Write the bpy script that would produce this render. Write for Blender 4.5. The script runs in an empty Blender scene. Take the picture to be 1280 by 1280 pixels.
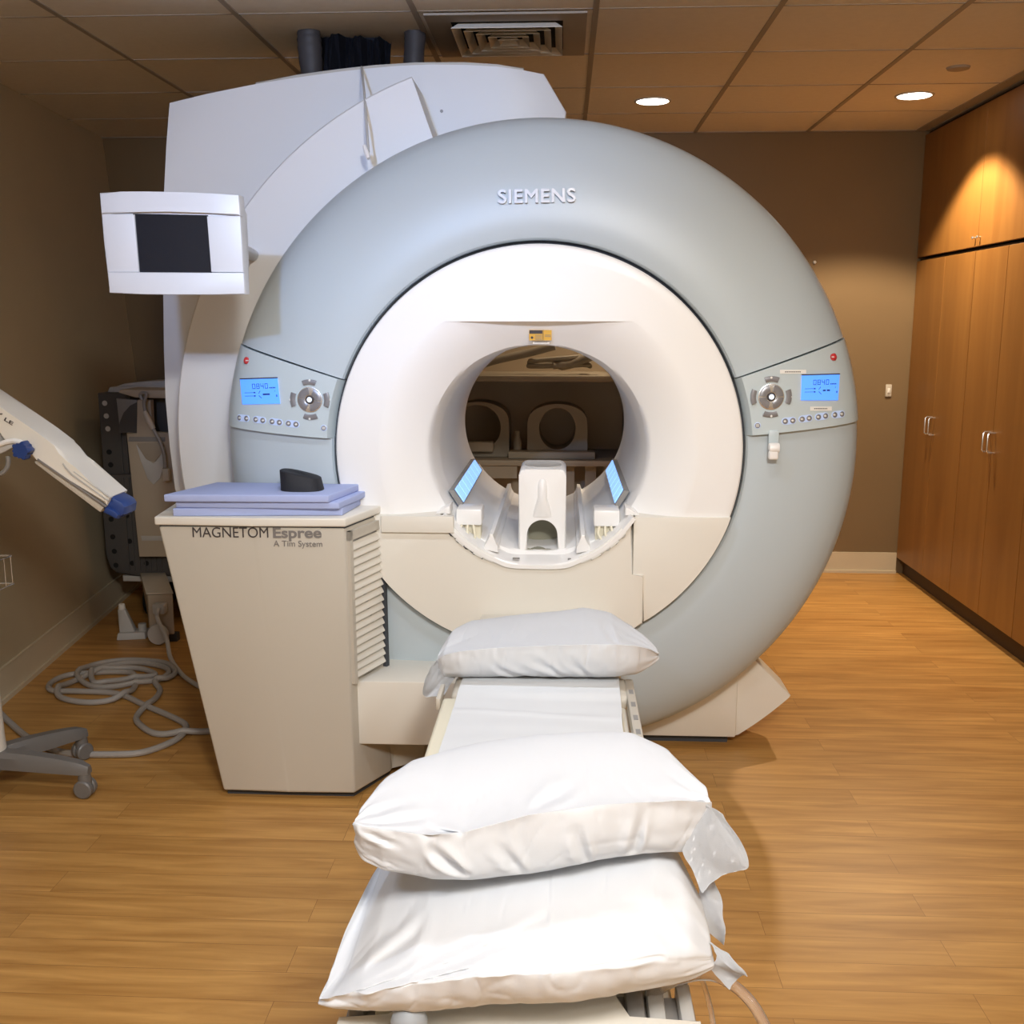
import bpy, bmesh, math, random
from mathutils import Vector, Matrix, noise
random.seed(4)
PI = math.pi
scene = bpy.context.scene
COL = scene.collection
R = math.radians

# ------------------------------------------------------------------ camera
FP = 1280.0; PITCH = R(10.4); YAW = R(2.9); CAM = Vector((0, 0, 1.585))
cd = bpy.data.cameras.new('camera'); cam = bpy.data.objects.new('camera', cd); COL.objects.link(cam)
cam.location = CAM; cam.rotation_euler = (PI/2 - PITCH, 0, YAW)
cd.sensor_width = 36; cd.lens = 36.0; cd.clip_start = .02
scene.camera = cam

def ray(x, y):
    u = (x-640)/FP; v = -(y-640)/FP
    cp, sp = math.cos(PITCH), math.sin(PITCH)
    d = (u, cp+v*sp, -sp+v*cp); c, s = math.cos(YAW), math.sin(YAW)
    return Vector((c*d[0]-s*d[1], s*d[0]+c*d[1], d[2]))
def atY(x, y, Y): d = ray(x, y); return CAM + d*((Y-CAM.y)/d.y)      # measured point on a plane of depth Y
def atZ(x, y, Z): d = ray(x, y); return CAM + d*((Z-CAM.z)/d.z)      # measured point on a plane of height Z

# ------------------------------------------------------------------ materials
MATS = {}
def new_mat(name):
    m = bpy.data.materials.new(name); m.use_nodes = True; MATS[name] = m
    return m, m.node_tree.nodes, m.node_tree.links, m.node_tree.nodes['Principled BSDF']
def mat(name, col, rough=.5, metal=0, coat=0, noise_amt=.03, scale=8, bump=0, bscale=200, spec=.5):
    m, n, l, b = new_mat(name)
    tc = n.new('ShaderNodeTexCoord'); nz = n.new('ShaderNodeTexNoise'); nz.inputs['Scale'].default_value = scale
    l.new(tc.outputs['Object'], nz.inputs['Vector'])
    mx = n.new('ShaderNodeMix'); mx.data_type = 'RGBA'
    mx.inputs['A'].default_value = (*[c*(1-noise_amt) for c in col], 1); mx.inputs['B'].default_value = (*[min(1, c*(1+noise_amt)) for c in col], 1)
    l.new(nz.outputs['Fac'], mx.inputs['Factor']); l.new(mx.outputs['Result'], b.inputs['Base Color'])
    b.inputs['Roughness'].default_value = rough; b.inputs['Metallic'].default_value = metal
    b.inputs['Coat Weight'].default_value = coat; b.inputs['Specular IOR Level'].default_value = spec
    if bump:
        n2 = n.new('ShaderNodeTexNoise'); n2.inputs['Scale'].default_value = bscale
        l.new(tc.outputs['Object'], n2.inputs['Vector'])
        bp = n.new('ShaderNodeBump'); bp.inputs['Strength'].default_value = bump; bp.inputs['Distance'].default_value = .002
        l.new(n2.outputs['Fac'], bp.inputs['Height']); l.new(bp.outputs['Normal'], b.inputs['Normal'])
    return m
def emit(name, col, strength):
    m, n, l, b = new_mat(name)
    b.inputs['Base Color'].default_value = (*col, 1); b.inputs['Emission Color'].default_value = (*col, 1)
    b.inputs['Emission Strength'].default_value = strength; b.inputs['Roughness'].default_value = .3
    return m
def ramp(n, stops):
    r = n.new('ShaderNodeValToRGB'); e = r.color_ramp.elements
    while len(e) < len(stops): e.new(.5)
    for k, (p, c) in enumerate(stops): e[k].position = p; e[k].color = (*c, 1)
    return r
def wood(name, dark, light, rough, sc, plank=None, coat=0):
    m, n, l, b = new_mat(name)
    tc = n.new('ShaderNodeTexCoord'); mp = n.new('ShaderNodeMapping'); mp.inputs['Scale'].default_value = sc
    l.new(tc.outputs['Object'], mp.inputs['Vector'])
    vec = mp.outputs['Vector']
    if plank:
        pm = n.new('ShaderNodeMapping'); pm.inputs['Scale'].default_value = (1, 1, 1)
        l.new(tc.outputs['Object'], pm.inputs['Vector'])
        br = n.new('ShaderNodeTexBrick'); br.inputs['Scale'].default_value = 1
        br.inputs['Brick Width'].default_value = plank[0]; br.inputs['Row Height'].default_value = plank[1]
        br.inputs['Mortar Size'].default_value = .0008; br.inputs['Mortar Smooth'].default_value = .2; br.offset = .37
        br.inputs['Color1'].default_value = (0, 0, 0, 1); br.inputs['Color2'].default_value = (1, 1, 1, 1); br.inputs['Mortar'].default_value = (.5, .5, .5, 1)
        l.new(pm.outputs['Vector'], br.inputs['Vector'])
        ad = n.new('ShaderNodeVectorMath'); ad.operation = 'MULTIPLY_ADD'
        l.new(br.outputs['Color'], ad.inputs[0]); ad.inputs[1].default_value = (3, 9, 5); l.new(vec, ad.inputs[2]); vec = ad.outputs[0]
    nz = n.new('ShaderNodeTexNoise'); nz.inputs['Scale'].default_value = 1; nz.inputs['Detail'].default_value = 6; nz.inputs['Roughness'].default_value = .55; nz.inputs['Distortion'].default_value = .6
    l.new(vec, nz.inputs['Vector'])
    r = ramp(n, [(.28, dark), (.5, [(a+c)/2 for a, c in zip(dark, light)]), (.72, light)])
    l.new(nz.outputs['Fac'], r.inputs['Fac']); out = r.outputs['Color']
    if plank:
        mx = n.new('ShaderNodeMix'); mx.data_type = 'RGBA'; mx.blend_type = 'MULTIPLY'; mx.inputs['Factor'].default_value = .35
        r2 = ramp(n, [(0, (.62, .6, .58)), (1, (1.0, 1.0, 1.0))]); l.new(br.outputs['Color'], r2.inputs['Fac'])
        l.new(out, mx.inputs['A']); l.new(r2.outputs['Color'], mx.inputs['B'])
        mx2 = n.new('ShaderNodeMix'); mx2.data_type = 'RGBA'; mx2.blend_type = 'MULTIPLY'
        l.new(br.outputs['Fac'], mx2.inputs['Factor']); l.new(mx.outputs['Result'], mx2.inputs['A']); mx2.inputs['B'].default_value = (.55, .5, .45, 1)
        out = mx2.outputs['Result']
    l.new(out, b.inputs['Base Color']); b.inputs['Roughness'].default_value = rough; b.inputs['Coat Weight'].default_value = coat
    return m

M_FLOOR = wood('vinyl_plank_floor', (.38, .178, .041), (.64, .345, .10), .42, (2.2, 26, 1), (1.22, .11))
M_CAB = wood('maple_veneer', (.235, .10, .022), (.305, .14, .033), .42, (9, 9, 1.0))
M_CABIN = mat('dark_gap', (.02, .012, .008), .8)
M_TOE = mat('dark_brown_toe_kick', (.055, .028, .013), .6)
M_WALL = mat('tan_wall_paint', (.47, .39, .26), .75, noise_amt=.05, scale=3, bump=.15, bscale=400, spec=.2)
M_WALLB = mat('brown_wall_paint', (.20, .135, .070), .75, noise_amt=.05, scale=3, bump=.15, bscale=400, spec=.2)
M_BASEB = mat('tan_vinyl_baseboard', (.58, .50, .36), .5)
M_CEIL = mat('ceiling_tile', (.80, .74, .65), .9, noise_amt=.05, scale=30, bump=.3, bscale=300, spec=.1)
M_TBAR = mat('ceiling_tee_bar', (.36, .31, .26), .6)
M_WHITE = mat('white_cover_plastic', (.88, .865, .845), .32, noise_amt=.01, scale=2)
M_CREAM = mat('cream_plastic', (.55, .505, .43), .42, noise_amt=.02, scale=3)
M_CREAM2 = mat('warm_cream_panel', (.78, .74, .66), .38, noise_amt=.01, scale=3)
M_BODY = mat('magnet_body_white', (.72, .72, .72), .4, noise_amt=.01, scale=2)
M_RING = mat('blue_grey_cover', (.50, .565, .60), .38, noise_amt=.015, scale=2, bump=.04, bscale=500)
M_PANEL = mat('pale_blue_grey_panel', (.54, .62, .65), .36, noise_amt=.01)
M_GAP = mat('dark_seam', (.05, .055, .065), .7)
M_SILV = mat('silver_letters', (.58, .58, .60), .3)
M_BTN = mat('gunmetal_button', (.27, .27, .29), .3, metal=.35)
M_CHROME = mat('chrome', (.70, .71, .73), .25, metal=.85)
M_RED = mat('red_button_plastic', (.62, .045, .05), .35)
M_LCD = emit('backlit_blue_display', (.085, .29, 1.0), .85)
M_LCDB = emit('backlit_dot', (.75, .85, 1.0), 1.1)
M_INK = mat('dark_blue_ink', (.01, .03, .22), .6)
M_BLACK = mat('black_foam', (.012, .013, .018), .7, bump=.2)
M_SCREEN = mat('dark_screen_glass', (.006, .010, .02), .16)
M_MONI = mat('monitor_white_plastic', (.66, .67, .70), .38)
M_GREY = mat('mid_grey_plastic', (.26, .25, .24), .42)
M_LGREY = mat('light_grey_plastic', (.50, .49, .47), .45)
M_COILD = mat('dull_brown_coil_plastic', (.33, .275, .20), .6)
M_STAND = mat('taupe_grey_stand_plastic', (.165, .155, .145), .4)
M_KNOB = mat('grey_rubber_knob', (.33, .35, .37), .55)
M_DGREY = mat('dark_grey_perforated_plastic', (.07, .066, .064), .6)
M_HOLE = mat('black_hole', (.006, .006, .006), .9)
M_CABLE = mat('warm_grey_cable', (.36, .33, .30), .5)
M_BLUE = mat('royal_blue_plastic', (.015, .045, .19), .4)
M_FOAM = mat('periwinkle_foam', (.42, .49, .78), .85, noise_amt=.03, scale=40, bump=.2)
M_TXT = mat('dark_brown_lettering', (.05, .04, .04), .6)
M_TXTG = mat('grey_lettering', (.20, .185, .175), .6)
M_SHEET = mat('white_sheet_cloth', (.68, .69, .70), .85, noise_amt=.01, bump=.15, bscale=900, spec=.2)
M_PILW = mat('white_pillowcase', (.685, .70, .725), .8, noise_amt=.01, bump=.15, bscale=900, spec=.2)
M_MATT = mat('cream_vinyl_pad', (.80, .745, .58), .5)
M_DUCT = mat('dark_duct_grey', (.055, .05, .052), .6)
M_FABRIC = mat('navy_black_cloth', (.008, .009, .017), .9, bump=.4, bscale=60)
M_YEL = mat('amber_label', (.75, .42, .03), .5)
M_PAPER = mat('white_label_paper', (.85, .84, .8), .6)
M_BEIGE = mat('beige_plastic', (.46, .39, .30), .5)
M_BEIGD = mat('beige_recess_plastic', (.36, .30, .23), .6)
M_GREEN = mat('olive_grey_foam', (.30, .29, .22), .8)
M_GLOW = emit('blue_lit_bore_strip', (.28, .52, 1.0), .95)
M_LAMP = emit('lit_downlight_lens', (1, .95, .86), 14)
M_LRIM = mat('downlight_trim', (.5, .46, .4), .5)
M_SHELF = mat('dull_shelf_laminate', (.34, .28, .20), .6)
M_DARKW = mat('dark_shelf_back', (.62, .50, .36), .8)
m, n, l, b = new_mat('clear_plastic_tube')
b.inputs['Base Color'].default_value = (.95, .9, .85, 1); b.inputs['Transmission Weight'].default_value = .9; b.inputs['Roughness'].default_value = .12; b.inputs['IOR'].default_value = 1.25
M_CLEAR = m

# ------------------------------------------------------------------ object helpers
def auto_smooth(bm, ang=32):
    a = R(ang)
    for f in bm.faces: f.smooth = True
    for e in bm.edges:
        e.smooth = len(e.link_faces) == 2 and e.calc_face_angle(0) < a
def ob(name, bm, m, parent=None, ang=32, extra=None):
    """links a bmesh (world coordinates) as ONE mesh object"""
    bmesh.ops.recalc_face_normals(bm, faces=bm.faces)
    auto_smooth(bm, ang)
    if parent is None:
        xs = [v.co.x for v in bm.verts]; ys = [v.co.y for v in bm.verts]; zs = [v.co.z for v in bm.verts]
        o0 = Vector(((min(xs)+max(xs))/2, (min(ys)+max(ys))/2, min(zs)))
    else:
        p = parent; o0 = Vector(p['_org'])
    bmesh.ops.translate(bm, verts=bm.verts, vec=-o0)
    me = bpy.data.meshes.new(name); bm.to_mesh(me); bm.free()
    o = bpy.data.objects.new(name, me); COL.objects.link(o)
    me.materials.append(m)
    if parent is None: o.location = o0
    else: o.parent = parent
    o['_org'] = list(o0)
    return o
def tag(o, label, cat, group=None, kind=None):
    o['label'] = label; o['category'] = cat
    if group: o['group'] = group
    if kind: o['kind'] = kind
    return o
def thing(name, label, cat, loc, group=None):
    o = bpy.data.objects.new(name, None); COL.objects.link(o); o.location = loc; o['_org'] = list(loc); o.empty_display_size = .1
    return tag(o, label, cat, group)
def struct(name, bm, m, ang=32):
    o = ob(name, bm, m, None, ang); o['kind'] = 'structure'; return o
def B(): return bmesh.new()
def add_box(bm, lo, hi, bev=0, seg=2, rot=None):
    t = B(); bmesh.ops.create_cube(t, size=1)
    for v in t.verts: v.co = Vector(((lo[0]+hi[0])/2 + v.co.x*(hi[0]-lo[0]), (lo[1]+hi[1])/2 + v.co.y*(hi[1]-lo[1]), (lo[2]+hi[2])/2 + v.co.z*(hi[2]-lo[2])))
    if bev: bmesh.ops.bevel(t, geom=list(t.edges), offset=bev, segments=seg, affect='EDGES', profile=.5)
    if rot is not None:
        c = Vector([(a+c)/2 for a, c in zip(lo, hi)]); bmesh.ops.transform(t, matrix=Matrix.Translation(c) @ rot @ Matrix.Translation(-c), verts=t.verts)
    join(bm, t); return bm
def join(bm, t):
    vm = {}
    for v in t.verts: vm[v] = bm.verts.new(v.co)
    for f in t.faces:
        try: bm.faces.new([vm[v] for v in f.verts])
        except ValueError: pass
    t.free()
def box(lo, hi, bev=0, seg=2, rot=None): return add_box(B(), lo, hi, bev, seg, rot)
def add_prism(bm, pts, d0, d1, axis='Y', bev=0, seg=2, holes=None):
    """outline pts (two coords) swept along axis between d0 and d1"""
    def P(p, d):
        if axis == 'Y': return Vector((p[0], d, p[1]))
        if axis == 'Z': return Vector((p[0], p[1], d))
        return Vector((d, p[0], p[1]))
    t = B()
    a = [t.verts.new(P(p, d0)) for p in pts]; c = [t.verts.new(P(p, d1)) for p in pts]
    N = len(pts)
    for i in range(N): t.faces.new((a[i], a[(i+1) % N], c[(i+1) % N], c[i]))
    f1 = t.faces.new(a); f2 = t.faces.new(c[::-1])
    if bev:
        es = [e for e in t.edges if any(f in (f1, f2) for f in e.link_faces)]
        bmesh.ops.bevel(t, geom=es, offset=bev, segments=seg, affect='EDGES', profile=.5)
    bmesh.ops.triangulate(t, faces=[f for f in t.faces if len(f.verts) > 4])
    join(bm, t); return bm
def prism(*a, **k): return add_prism(B(), *a, **k)
def catmull(pts, k=6):
    pts = [Vector(p) for p in pts]; out = []
    for i in range(len(pts)-1):
        p0 = pts[max(i-1, 0)]; p1 = pts[i]; p2 = pts[i+1]; p3 = pts[min(i+2, len(pts)-1)]
        for j in range(k):
            t = j/k
            out.append(.5*((2*p1)+(p2-p0)*t+(2*p0-5*p1+4*p2-p3)*t*t+(3*p1-p0-3*p2+p3)*t**3))
    out.append(pts[-1]); return out
def add_tube(bm, pts, r, seg=10, cap=True):
    pts = [Vector(p) for p in pts]; N = len(pts); rings = []
    rr = r if hasattr(r, '__len__') else [r]*N
    up = Vector((0, 0, 1)); prev = None
    for i, p in enumerate(pts):
        t = (pts[min(i+1, N-1)]-pts[max(i-1, 0)]).normalized()
        if prev is None:
            a = t.cross(up)
            if a.length < .1: a = t.cross(Vector((1, 0, 0)))
        else: a = prev - t*prev.dot(t)
        a.normalize(); prev = a; bb = t.cross(a)
        rings.append([bm.verts.new(p + (a*math.cos(2*PI*k/seg) + bb*math.sin(2*PI*k/seg))*rr[i]) for k in range(seg)])
    for i in range(N-1):
        for k in range(seg): bm.faces.new((rings[i][k], rings[i][(k+1) % seg], rings[i+1][(k+1) % seg], rings[i+1][k]))
    if cap: bm.faces.new(rings[0][::-1]); bm.faces.new(rings[-1])
    return bm
def tube(pts, r, seg=10, cap=True): return add_tube(B(), pts, r, seg, cap)
def add_lathe(bm, prof, c, axis='Z', seg=32):
    """prof: (radius, height) list around axis through c"""
    rings = []
    for (r, h) in prof:
        row = []
        for k in range(seg):
            a = 2*PI*k/seg; x, y = r*math.cos(a), r*math.sin(a)
            p = {'Z': (x, y, h), 'Y': (x, h, y), 'X': (h, x, y)}[axis]
            row.append(bm.verts.new(Vector(c)+Vector(p)))
        rings.append(row)
    for i in range(len(prof)-1):
        for k in range(seg): bm.faces.new((rings[i][k], rings[i][(k+1) % seg], rings[i+1][(k+1) % seg], rings[i+1][k]))
    if prof[0][0] > 1e-6: bm.faces.new(rings[0][::-1])
    if prof[-1][0] > 1e-6: bm.faces.new(rings[-1])
    bmesh.ops.remove_doubles(bm, verts=[v for r_ in rings for v in r_], dist=1e-6)
    return bm
def lathe(prof, c, axis='Z', seg=32): return add_lathe(B(), prof, c, axis, seg)
def grid_surf(bm, rows, close=False):
    vs = [[bm.verts.new(p) for p in row] for row in rows]
    for i in range(len(vs)-1):
        n_ = len(vs[i]); rng = n_ if close else n_-1
        for j in range(rng):
            try: bm.faces.new((vs[i][j], vs[i][(j+1) % n_], vs[i+1][(j+1) % n_], vs[i+1][j]))
            except ValueError: pass
    return vs
def text_bm(s, size, bold=0.0, depth=.0008, mat4=None, spacing=1.0):
    cu = bpy.data.curves.new('t', 'FONT'); cu.body = s; cu.size = size; cu.extrude = depth; cu.offset = bold; cu.space_character = spacing
    o = bpy.data.objects.new('t', cu); COL.objects.link(o)
    dg = bpy.context.evaluated_depsgraph_get()
    me = bpy.data.meshes.new_from_object(o.evaluated_get(dg))
    bm = B(); bm.from_mesh(me)
    bpy.data.objects.remove(o); bpy.data.curves.remove(cu); bpy.data.meshes.remove(me)
    xs = [v.co.x for v in bm.verts]; w = max(xs)-min(xs); x0 = min(xs)
    bmesh.ops.translate(bm, verts=bm.verts, vec=(-x0, 0, 0))
    if mat4 is not None: bmesh.ops.transform(bm, matrix=mat4, verts=bm.verts)
    return bm, w
def fit_text(s, p0, p1, height, bold=0, depth=.0008, spacing=1.0, fat=0):
    """text between two baseline points on a vertical plane facing -Y; height = cap height"""
    bm, w = text_bm(s, 1.0, bold, 0, None, spacing)
    ys = [v.co.y for v in bm.verts]; bm.free()
    bm, w = text_bm(s, 1.0, bold, depth/height*.72 if height else depth, None, spacing)
    p0, p1 = Vector(p0), Vector(p1); d = p1-p0; L = d.length; ex = d.normalized(); ez = Vector((0, 0, 1)); ez = (ez-ex*ez.dot(ex)).normalized(); ey = ex.cross(ez)
    k = height/.72
    if fat:
        # heavier strokes: the letters repeated a hair's breadth apart
        base = bm; bm = B(); shifts = [(0, 0)]+[(fat*math.cos(2*PI*i/8), fat*math.sin(2*PI*i/8)) for i in range(8)]
        for n_, (dx, dy) in enumerate(shifts):
            t = base.copy(); bmesh.ops.translate(t, verts=t.verts, vec=(dx, dy, .0004*n_)); join(bm, t)
        base.free()
    for v in bm.verts:
        c = v.co.copy(); v.co = p0 + ex*(c.x/w*L) + ez*(c.y*k) - ey*(-c.z*k)
    return bm

# ------------------------------------------------------------------ room
H = 2.728; YB = 6.57; XR = 2.75; YF = -1.6
def lwf(Y): return -2.384-.119*(Y-4.056)
def lwc(Y): return -2.73-.111*(Y-5.1)
struct('floor', box((-3.3, YF-.1, -.1), (XR+.1, YB+.1, 0)), M_FLOOR)
bm = box((-3.3, YF-.1, H), (XR+.1, YB+.1, H+.1)); struct('ceiling', bm, M_CEIL)
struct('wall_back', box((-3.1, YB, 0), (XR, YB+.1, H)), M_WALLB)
struct('wall_right', box((XR, YF, 0), (XR+.1, YB, H)), M_WALL)
struct('wall_front', box((-2.2, YF-.1, 0), (XR, YF, H)), M_WALL)
bm = B()
q = [Vector(p) for p in ((lwf(YF), YF, 0), (lwf(YB), YB, 0), (lwc(YB), YB, H), (lwc(YF), YF, H))]
a = [bm.verts.new(p) for p in q]; c = [bm.verts.new(p+Vector((-.12, 0, 0))) for p in q]
bm.faces.new(a); bm.faces.new(c[::-1])
for i in range(4): bm.faces.new((a[i], a[(i+1) % 4], c[(i+1) % 4], c[i]))
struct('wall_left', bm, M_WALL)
# ceiling grid
bm = B()
for k in range(-3, 4):
    x = .104+.672*k
    add_box(bm, (x-.011, YF, H-.004), (x+.011, YB, H+.002))
for k in range(-11, 3):
    y = 5.336+.6424*k
    if y < YB: add_box(bm, (-2.9, y-.0035, H-.0025), (2.12, y+.0035, H+.002))
add_box(bm, (2.085, YF, H-.005), (2.15, YB, H+.002)); add_box(bm, (-2.9, YB-.02, H-.004), (2.15, YB, H))
o = struct('trim_1', bm, M_TBAR)
# baseboards
bm = B()
for (z0, z1, t) in ((0, .018, .022), (.018, .135, .010), (.135, .14, .013)):
    p = [Vector((lwf(YF)+.035*z0, YF, z0)), Vector((lwf(YB)+.0, YB, z0))]
    vs = []
    for (yy, zz, tt) in ((YF, z0, t), (YB, z0, t), (YB, z1, t), (YF, z1, t)):
        base = lwf(yy)+(lwc(yy)-lwf(yy))*zz/H
        vs.append((Vector((base, yy, zz)), Vector((base+tt, yy, zz))))
    A = [bm.verts.new(v[0]) for v in vs]; C = [bm.verts.new(v[1]) for v in vs]
    bm.faces.new(A); bm.faces.new(C[::-1])
    for i in range(4): bm.faces.new((A[i], A[(i+1) % 4], C[(i+1) % 4], C[i]))
struct('baseboard_left', bm, M_BASEB)
bm = box((-2.7, YB-.011, .018), (2.15, YB, .135)); add_box(bm, (-2.7, YB-.022, 0), (2.15, YB, .018)); struct('baseboard_back', bm, M_BASEB)

# ------------------------------------------------------------------ recessed lamps, sprinkler, vent, plates
def downlight(x, y, label):
    t = thing('recessed_downlight', label, 'ceiling light', (x, y, H), 'round recessed ceiling lights')
    ob('trim_ring', lathe([(.082, -.001), (.084, -.006), (.094, -.006), (.097, 0), (.09, .004), (.082, .003)], (x, y, H), 'Z', 40), M_LRIM, t)
    ob('lens', lathe([(0.0, -.0052), (.05, -.005), (.0815, -.004), (.0815, .002)], (x, y, H), 'Z', 40), M_LAMP, t)
    return t
downlight(.447, 5.659, 'lit round recessed ceiling light above the scanner, nearer the middle of the ceiling')
downlight(1.763, 5.593, 'lit round recessed ceiling light next to the wooden wall cabinets')
tag(ob('sprinkler_cover', lathe([(0, -.012), (.035, -.012), (.047, -.009), (.05, -.004), (.052, 0)], (1.768, 5.016, H), 'Z', 32), M_TBAR), 'small flat round sprinkler cover in ceiling tile', 'sprinkler')
vx0, vx1, vy0, vy1 = -.545, .08, 4.06, 4.68
t = thing('ceiling_vent', 'square louvered ceiling air diffuser above the scanner', 'air vent', (-.23, 4.37, H))
def frame_bm(bm, cx, cy, hx, hy, z, w, dz):
    """one ring of the diffuser: a sloping square louver"""
    o_ = [(cx-hx, cy-hy), (cx+hx, cy-hy), (cx+hx, cy+hy), (cx-hx, cy+hy)]; i_ = [(cx-hx+w, cy-hy+w), (cx+hx-w, cy-hy+w), (cx+hx-w, cy+hy-w), (cx-hx+w, cy+hy-w)]
    for k in range(4):
        k2 = (k+1) % 4
        A = [(*o_[k], z), (*o_[k2], z), (*i_[k2], z+dz), (*i_[k], z+dz)]
        lo = [bm.verts.new(p) for p in A]; hi = [bm.verts.new((p[0], p[1], p[2]+.002)) for p in A]
        bm.faces.new(lo); bm.faces.new(hi[::-1])
        for m_ in range(4): bm.faces.new((lo[m_], lo[(m_+1) % 4], hi[(m_+1) % 4], hi[m_]))
cx, cy = -.232, 4.37
bm = B(); hx = .305
for (x0, y0, x1, y1) in ((-hx, -hx, hx, -.215), (-hx, .215, hx, hx), (-hx, -.215, -.215, .215), (.215, -.215, hx, .215)):
    add_box(bm, (cx+x0, cy+y0, H-.012), (cx+x1, cy+y1, H-.004))
ob('frame', bm, M_TBAR, t)
ob('throat', box((cx-.215, cy-.215, H-.0065), (cx+.215, cy+.215, H-.0045)), M_HOLE, t)
for k, hh in enumerate((.212, .168, .124, .080, .040)):
    bm = B(); frame_bm(bm, cx, cy, hh, hh, H-.034, .028, .024); ob('louver', bm, M_CEIL, t)
bm = box((2.012, YB-.012, 1.137), (2.05, YB-.0005, 1.213), .004); t = ob('wall_plate', bm, M_CREAM)
tag(t, 'small cream wall plate on the brown back wall', 'wall plate')
bm = box((2.031-.008, YB-.016, 1.16), (2.031+.008, YB-.011, 1.19), .002); ob('rocker_switch', bm, M_PAPER, t)
tag(ob('wall_hook', lathe([(0, -.012), (.008, -.012), (.011, -.004), (.011, 0)], (1.533, YB-.0005, 1.959), 'Y', 16), M_LGREY), 'tiny pale stud on the back wall beside the scanner', 'hook')

# ------------------------------------------------------------------ wooden cabinets on the right
FX = 2.15
def handle(y, zc, p):
    pts = [(FX-.0, y, zc+.05), (FX-.028, y, zc+.05), (FX-.036, y, zc+.042), (FX-.036, y, zc-.042), (FX-.028, y, zc-.05), (FX-.0, y, zc-.05)]
    ob('handle', tube(pts, .0045, 8), M_CHROME, p)
tall = [(6.56, 5.645, 'tall maple cabinet in the corner against the back wall'),
        (5.645, 4.83, 'tall maple cabinet between the corner unit and the one at the frame edge'),
        (4.83, 3.99, 'tall maple cabinet at the photo edge, nearest the camera')]
for (y1, y0, lab) in tall:
    t = thing('tall_cabinet', lab, 'cabinet', (2.45, (y0+y1)/2, 0), 'tall wooden cabinets')
    ob('body', box((FX+.022, y0+.002, .1), (XR-.005, y1-.002, 1.975)), M_CABIN, t)
    ob('toe_kick', box((FX+.045, y0, 0), (XR-.005, y1, .1)), M_TOE, t)
    ym = (y0+y1)/2 + (0 if y1 < 6 else -.02)
    for (a, c, hy) in ((y0+.003, ym-.0015, ym-.03), (ym+.0015, y1-.003, ym+.03)):
        d = ob('door', box((FX, a, .105), (FX+.02, c, 1.962), .0012, 1), M_CAB, t)
        handle(hy, 1.0, d)
t = thing('upper_cabinet', 'maple overhead cabinet run above the tall cabinets, up to the ceiling', 'cabinet', (2.45, 5.3, 1.985))
ob('body', box((FX+.022, 3.95, 1.985), (XR-.005, 6.56, H-.012)), M_CABIN, t)
for (a, c, hy) in ((5.632, 6.56, 5.66), (4.78, 5.628, 5.60), (3.95, 4.776, 4.75)):
    d = ob('door', box((FX, a, 1.985), (FX+.02, c, H-.03), .0012, 1), M_CAB, t)
    ob('knob', lathe([(0, -.022), (.006, -.021), (.0075, -.016), (.004, -.010), (.004, 0)], (FX, hy, 2.03), 'X', 12), M_CHROME, d)

# ------------------------------------------------------------------ MRI scanner
CX, CZ = -.088, 1.155
scan = thing('mri_scanner', 'large white and blue-grey MRI scanner with round bore filling the room', 'mri scanner', (CX, 3.9, 0))
RP = [(.702, 3.60), (.702, 3.468), (.708, 3.459), (.72, 3.455), (.78, 3.452), (.85, 3.457), (.92, 3.468), (.98, 3.484), (1.03, 3.506), (1.07, 3.535), (1.095, 3.565), (1.108, 3.60), (1.112, 3.64), (1.105, 3.70), (1.09, 3.80)]
def ringY(r):
    P_ = RP[2:11]
    if r <= P_[0][0]: return P_[0][1]
    for (r0, y0), (r1, y1) in zip(P_, P_[1:]):
        if r <= r1: return y0+(y1-y0)*(r-r0)/(r1-r0)
    return P_[-1][1]
def pol(r, a, Y): return Vector((CX+r*math.cos(a), Y, CZ+r*math.sin(a)))
def sector(prof, a0f, a1f, N, cap=True):
    """sweeps prof between two angle functions of r"""
    bm = B(); rows = []
    for k in range(N+1):
        rows.append([pol(r, R(a0f(r)+(a1f(r)-a0f(r))*k/N), Y) for (r, Y) in prof])
    vs = grid_surf(bm, rows)
    if cap:
        for row in (vs[0], vs[-1]):
            try: bm.faces.new(row)
            except ValueError: pass
    return bm
lin = lambda a, c: (lambda r: a+(c-a)*(r-.69)/(1.1-.69))
LT, LB_ = lin(159.7, 160.9), lin(176.4, 176.0)
RT, RB_ = lin(21.0, 20.3), lin(5.0, 5.4)
g = .35
ob('front_ring_upper_cover', sector(RP, lambda r: RT(r)+g*.6, lambda r: LT(r)-g*.6, 150), M_RING, scan)
RPL = [(r, y+.008) for r, y in RP]
ob('front_ring_lower_cover', sector(RPL, lambda r: LB_(r)-.5, lambda r: 360+RB_(r)+.5, 190), M_RING, scan)
ob('seam_liner', sector([(.69, 3.50), (1.07, 3.56), (1.095, 3.62)], lambda r: -180, lambda r: 180, 120, False), M_GAP, scan)
PP = [(.703, 3.60)] + [(r, ringY(r)-.013) for r in (.706, .72, .78, .84, .90, .95, 1.0, 1.04, 1.07, 1.092)] + [(1.106, 3.585), (1.116, 3.62), (1.116, 3.68), (1.10, 3.8)]
PP[1] = (.704, 3.47)
def rel_on_ring(px, py, off=.013):
    Y = 3.46
    for _ in range(12):
        p = atY(px, py, Y); r = math.hypot(p.x-CX, p.z-CZ); Y = ringY(r)-off
    return atY(px, py, Y)
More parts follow.
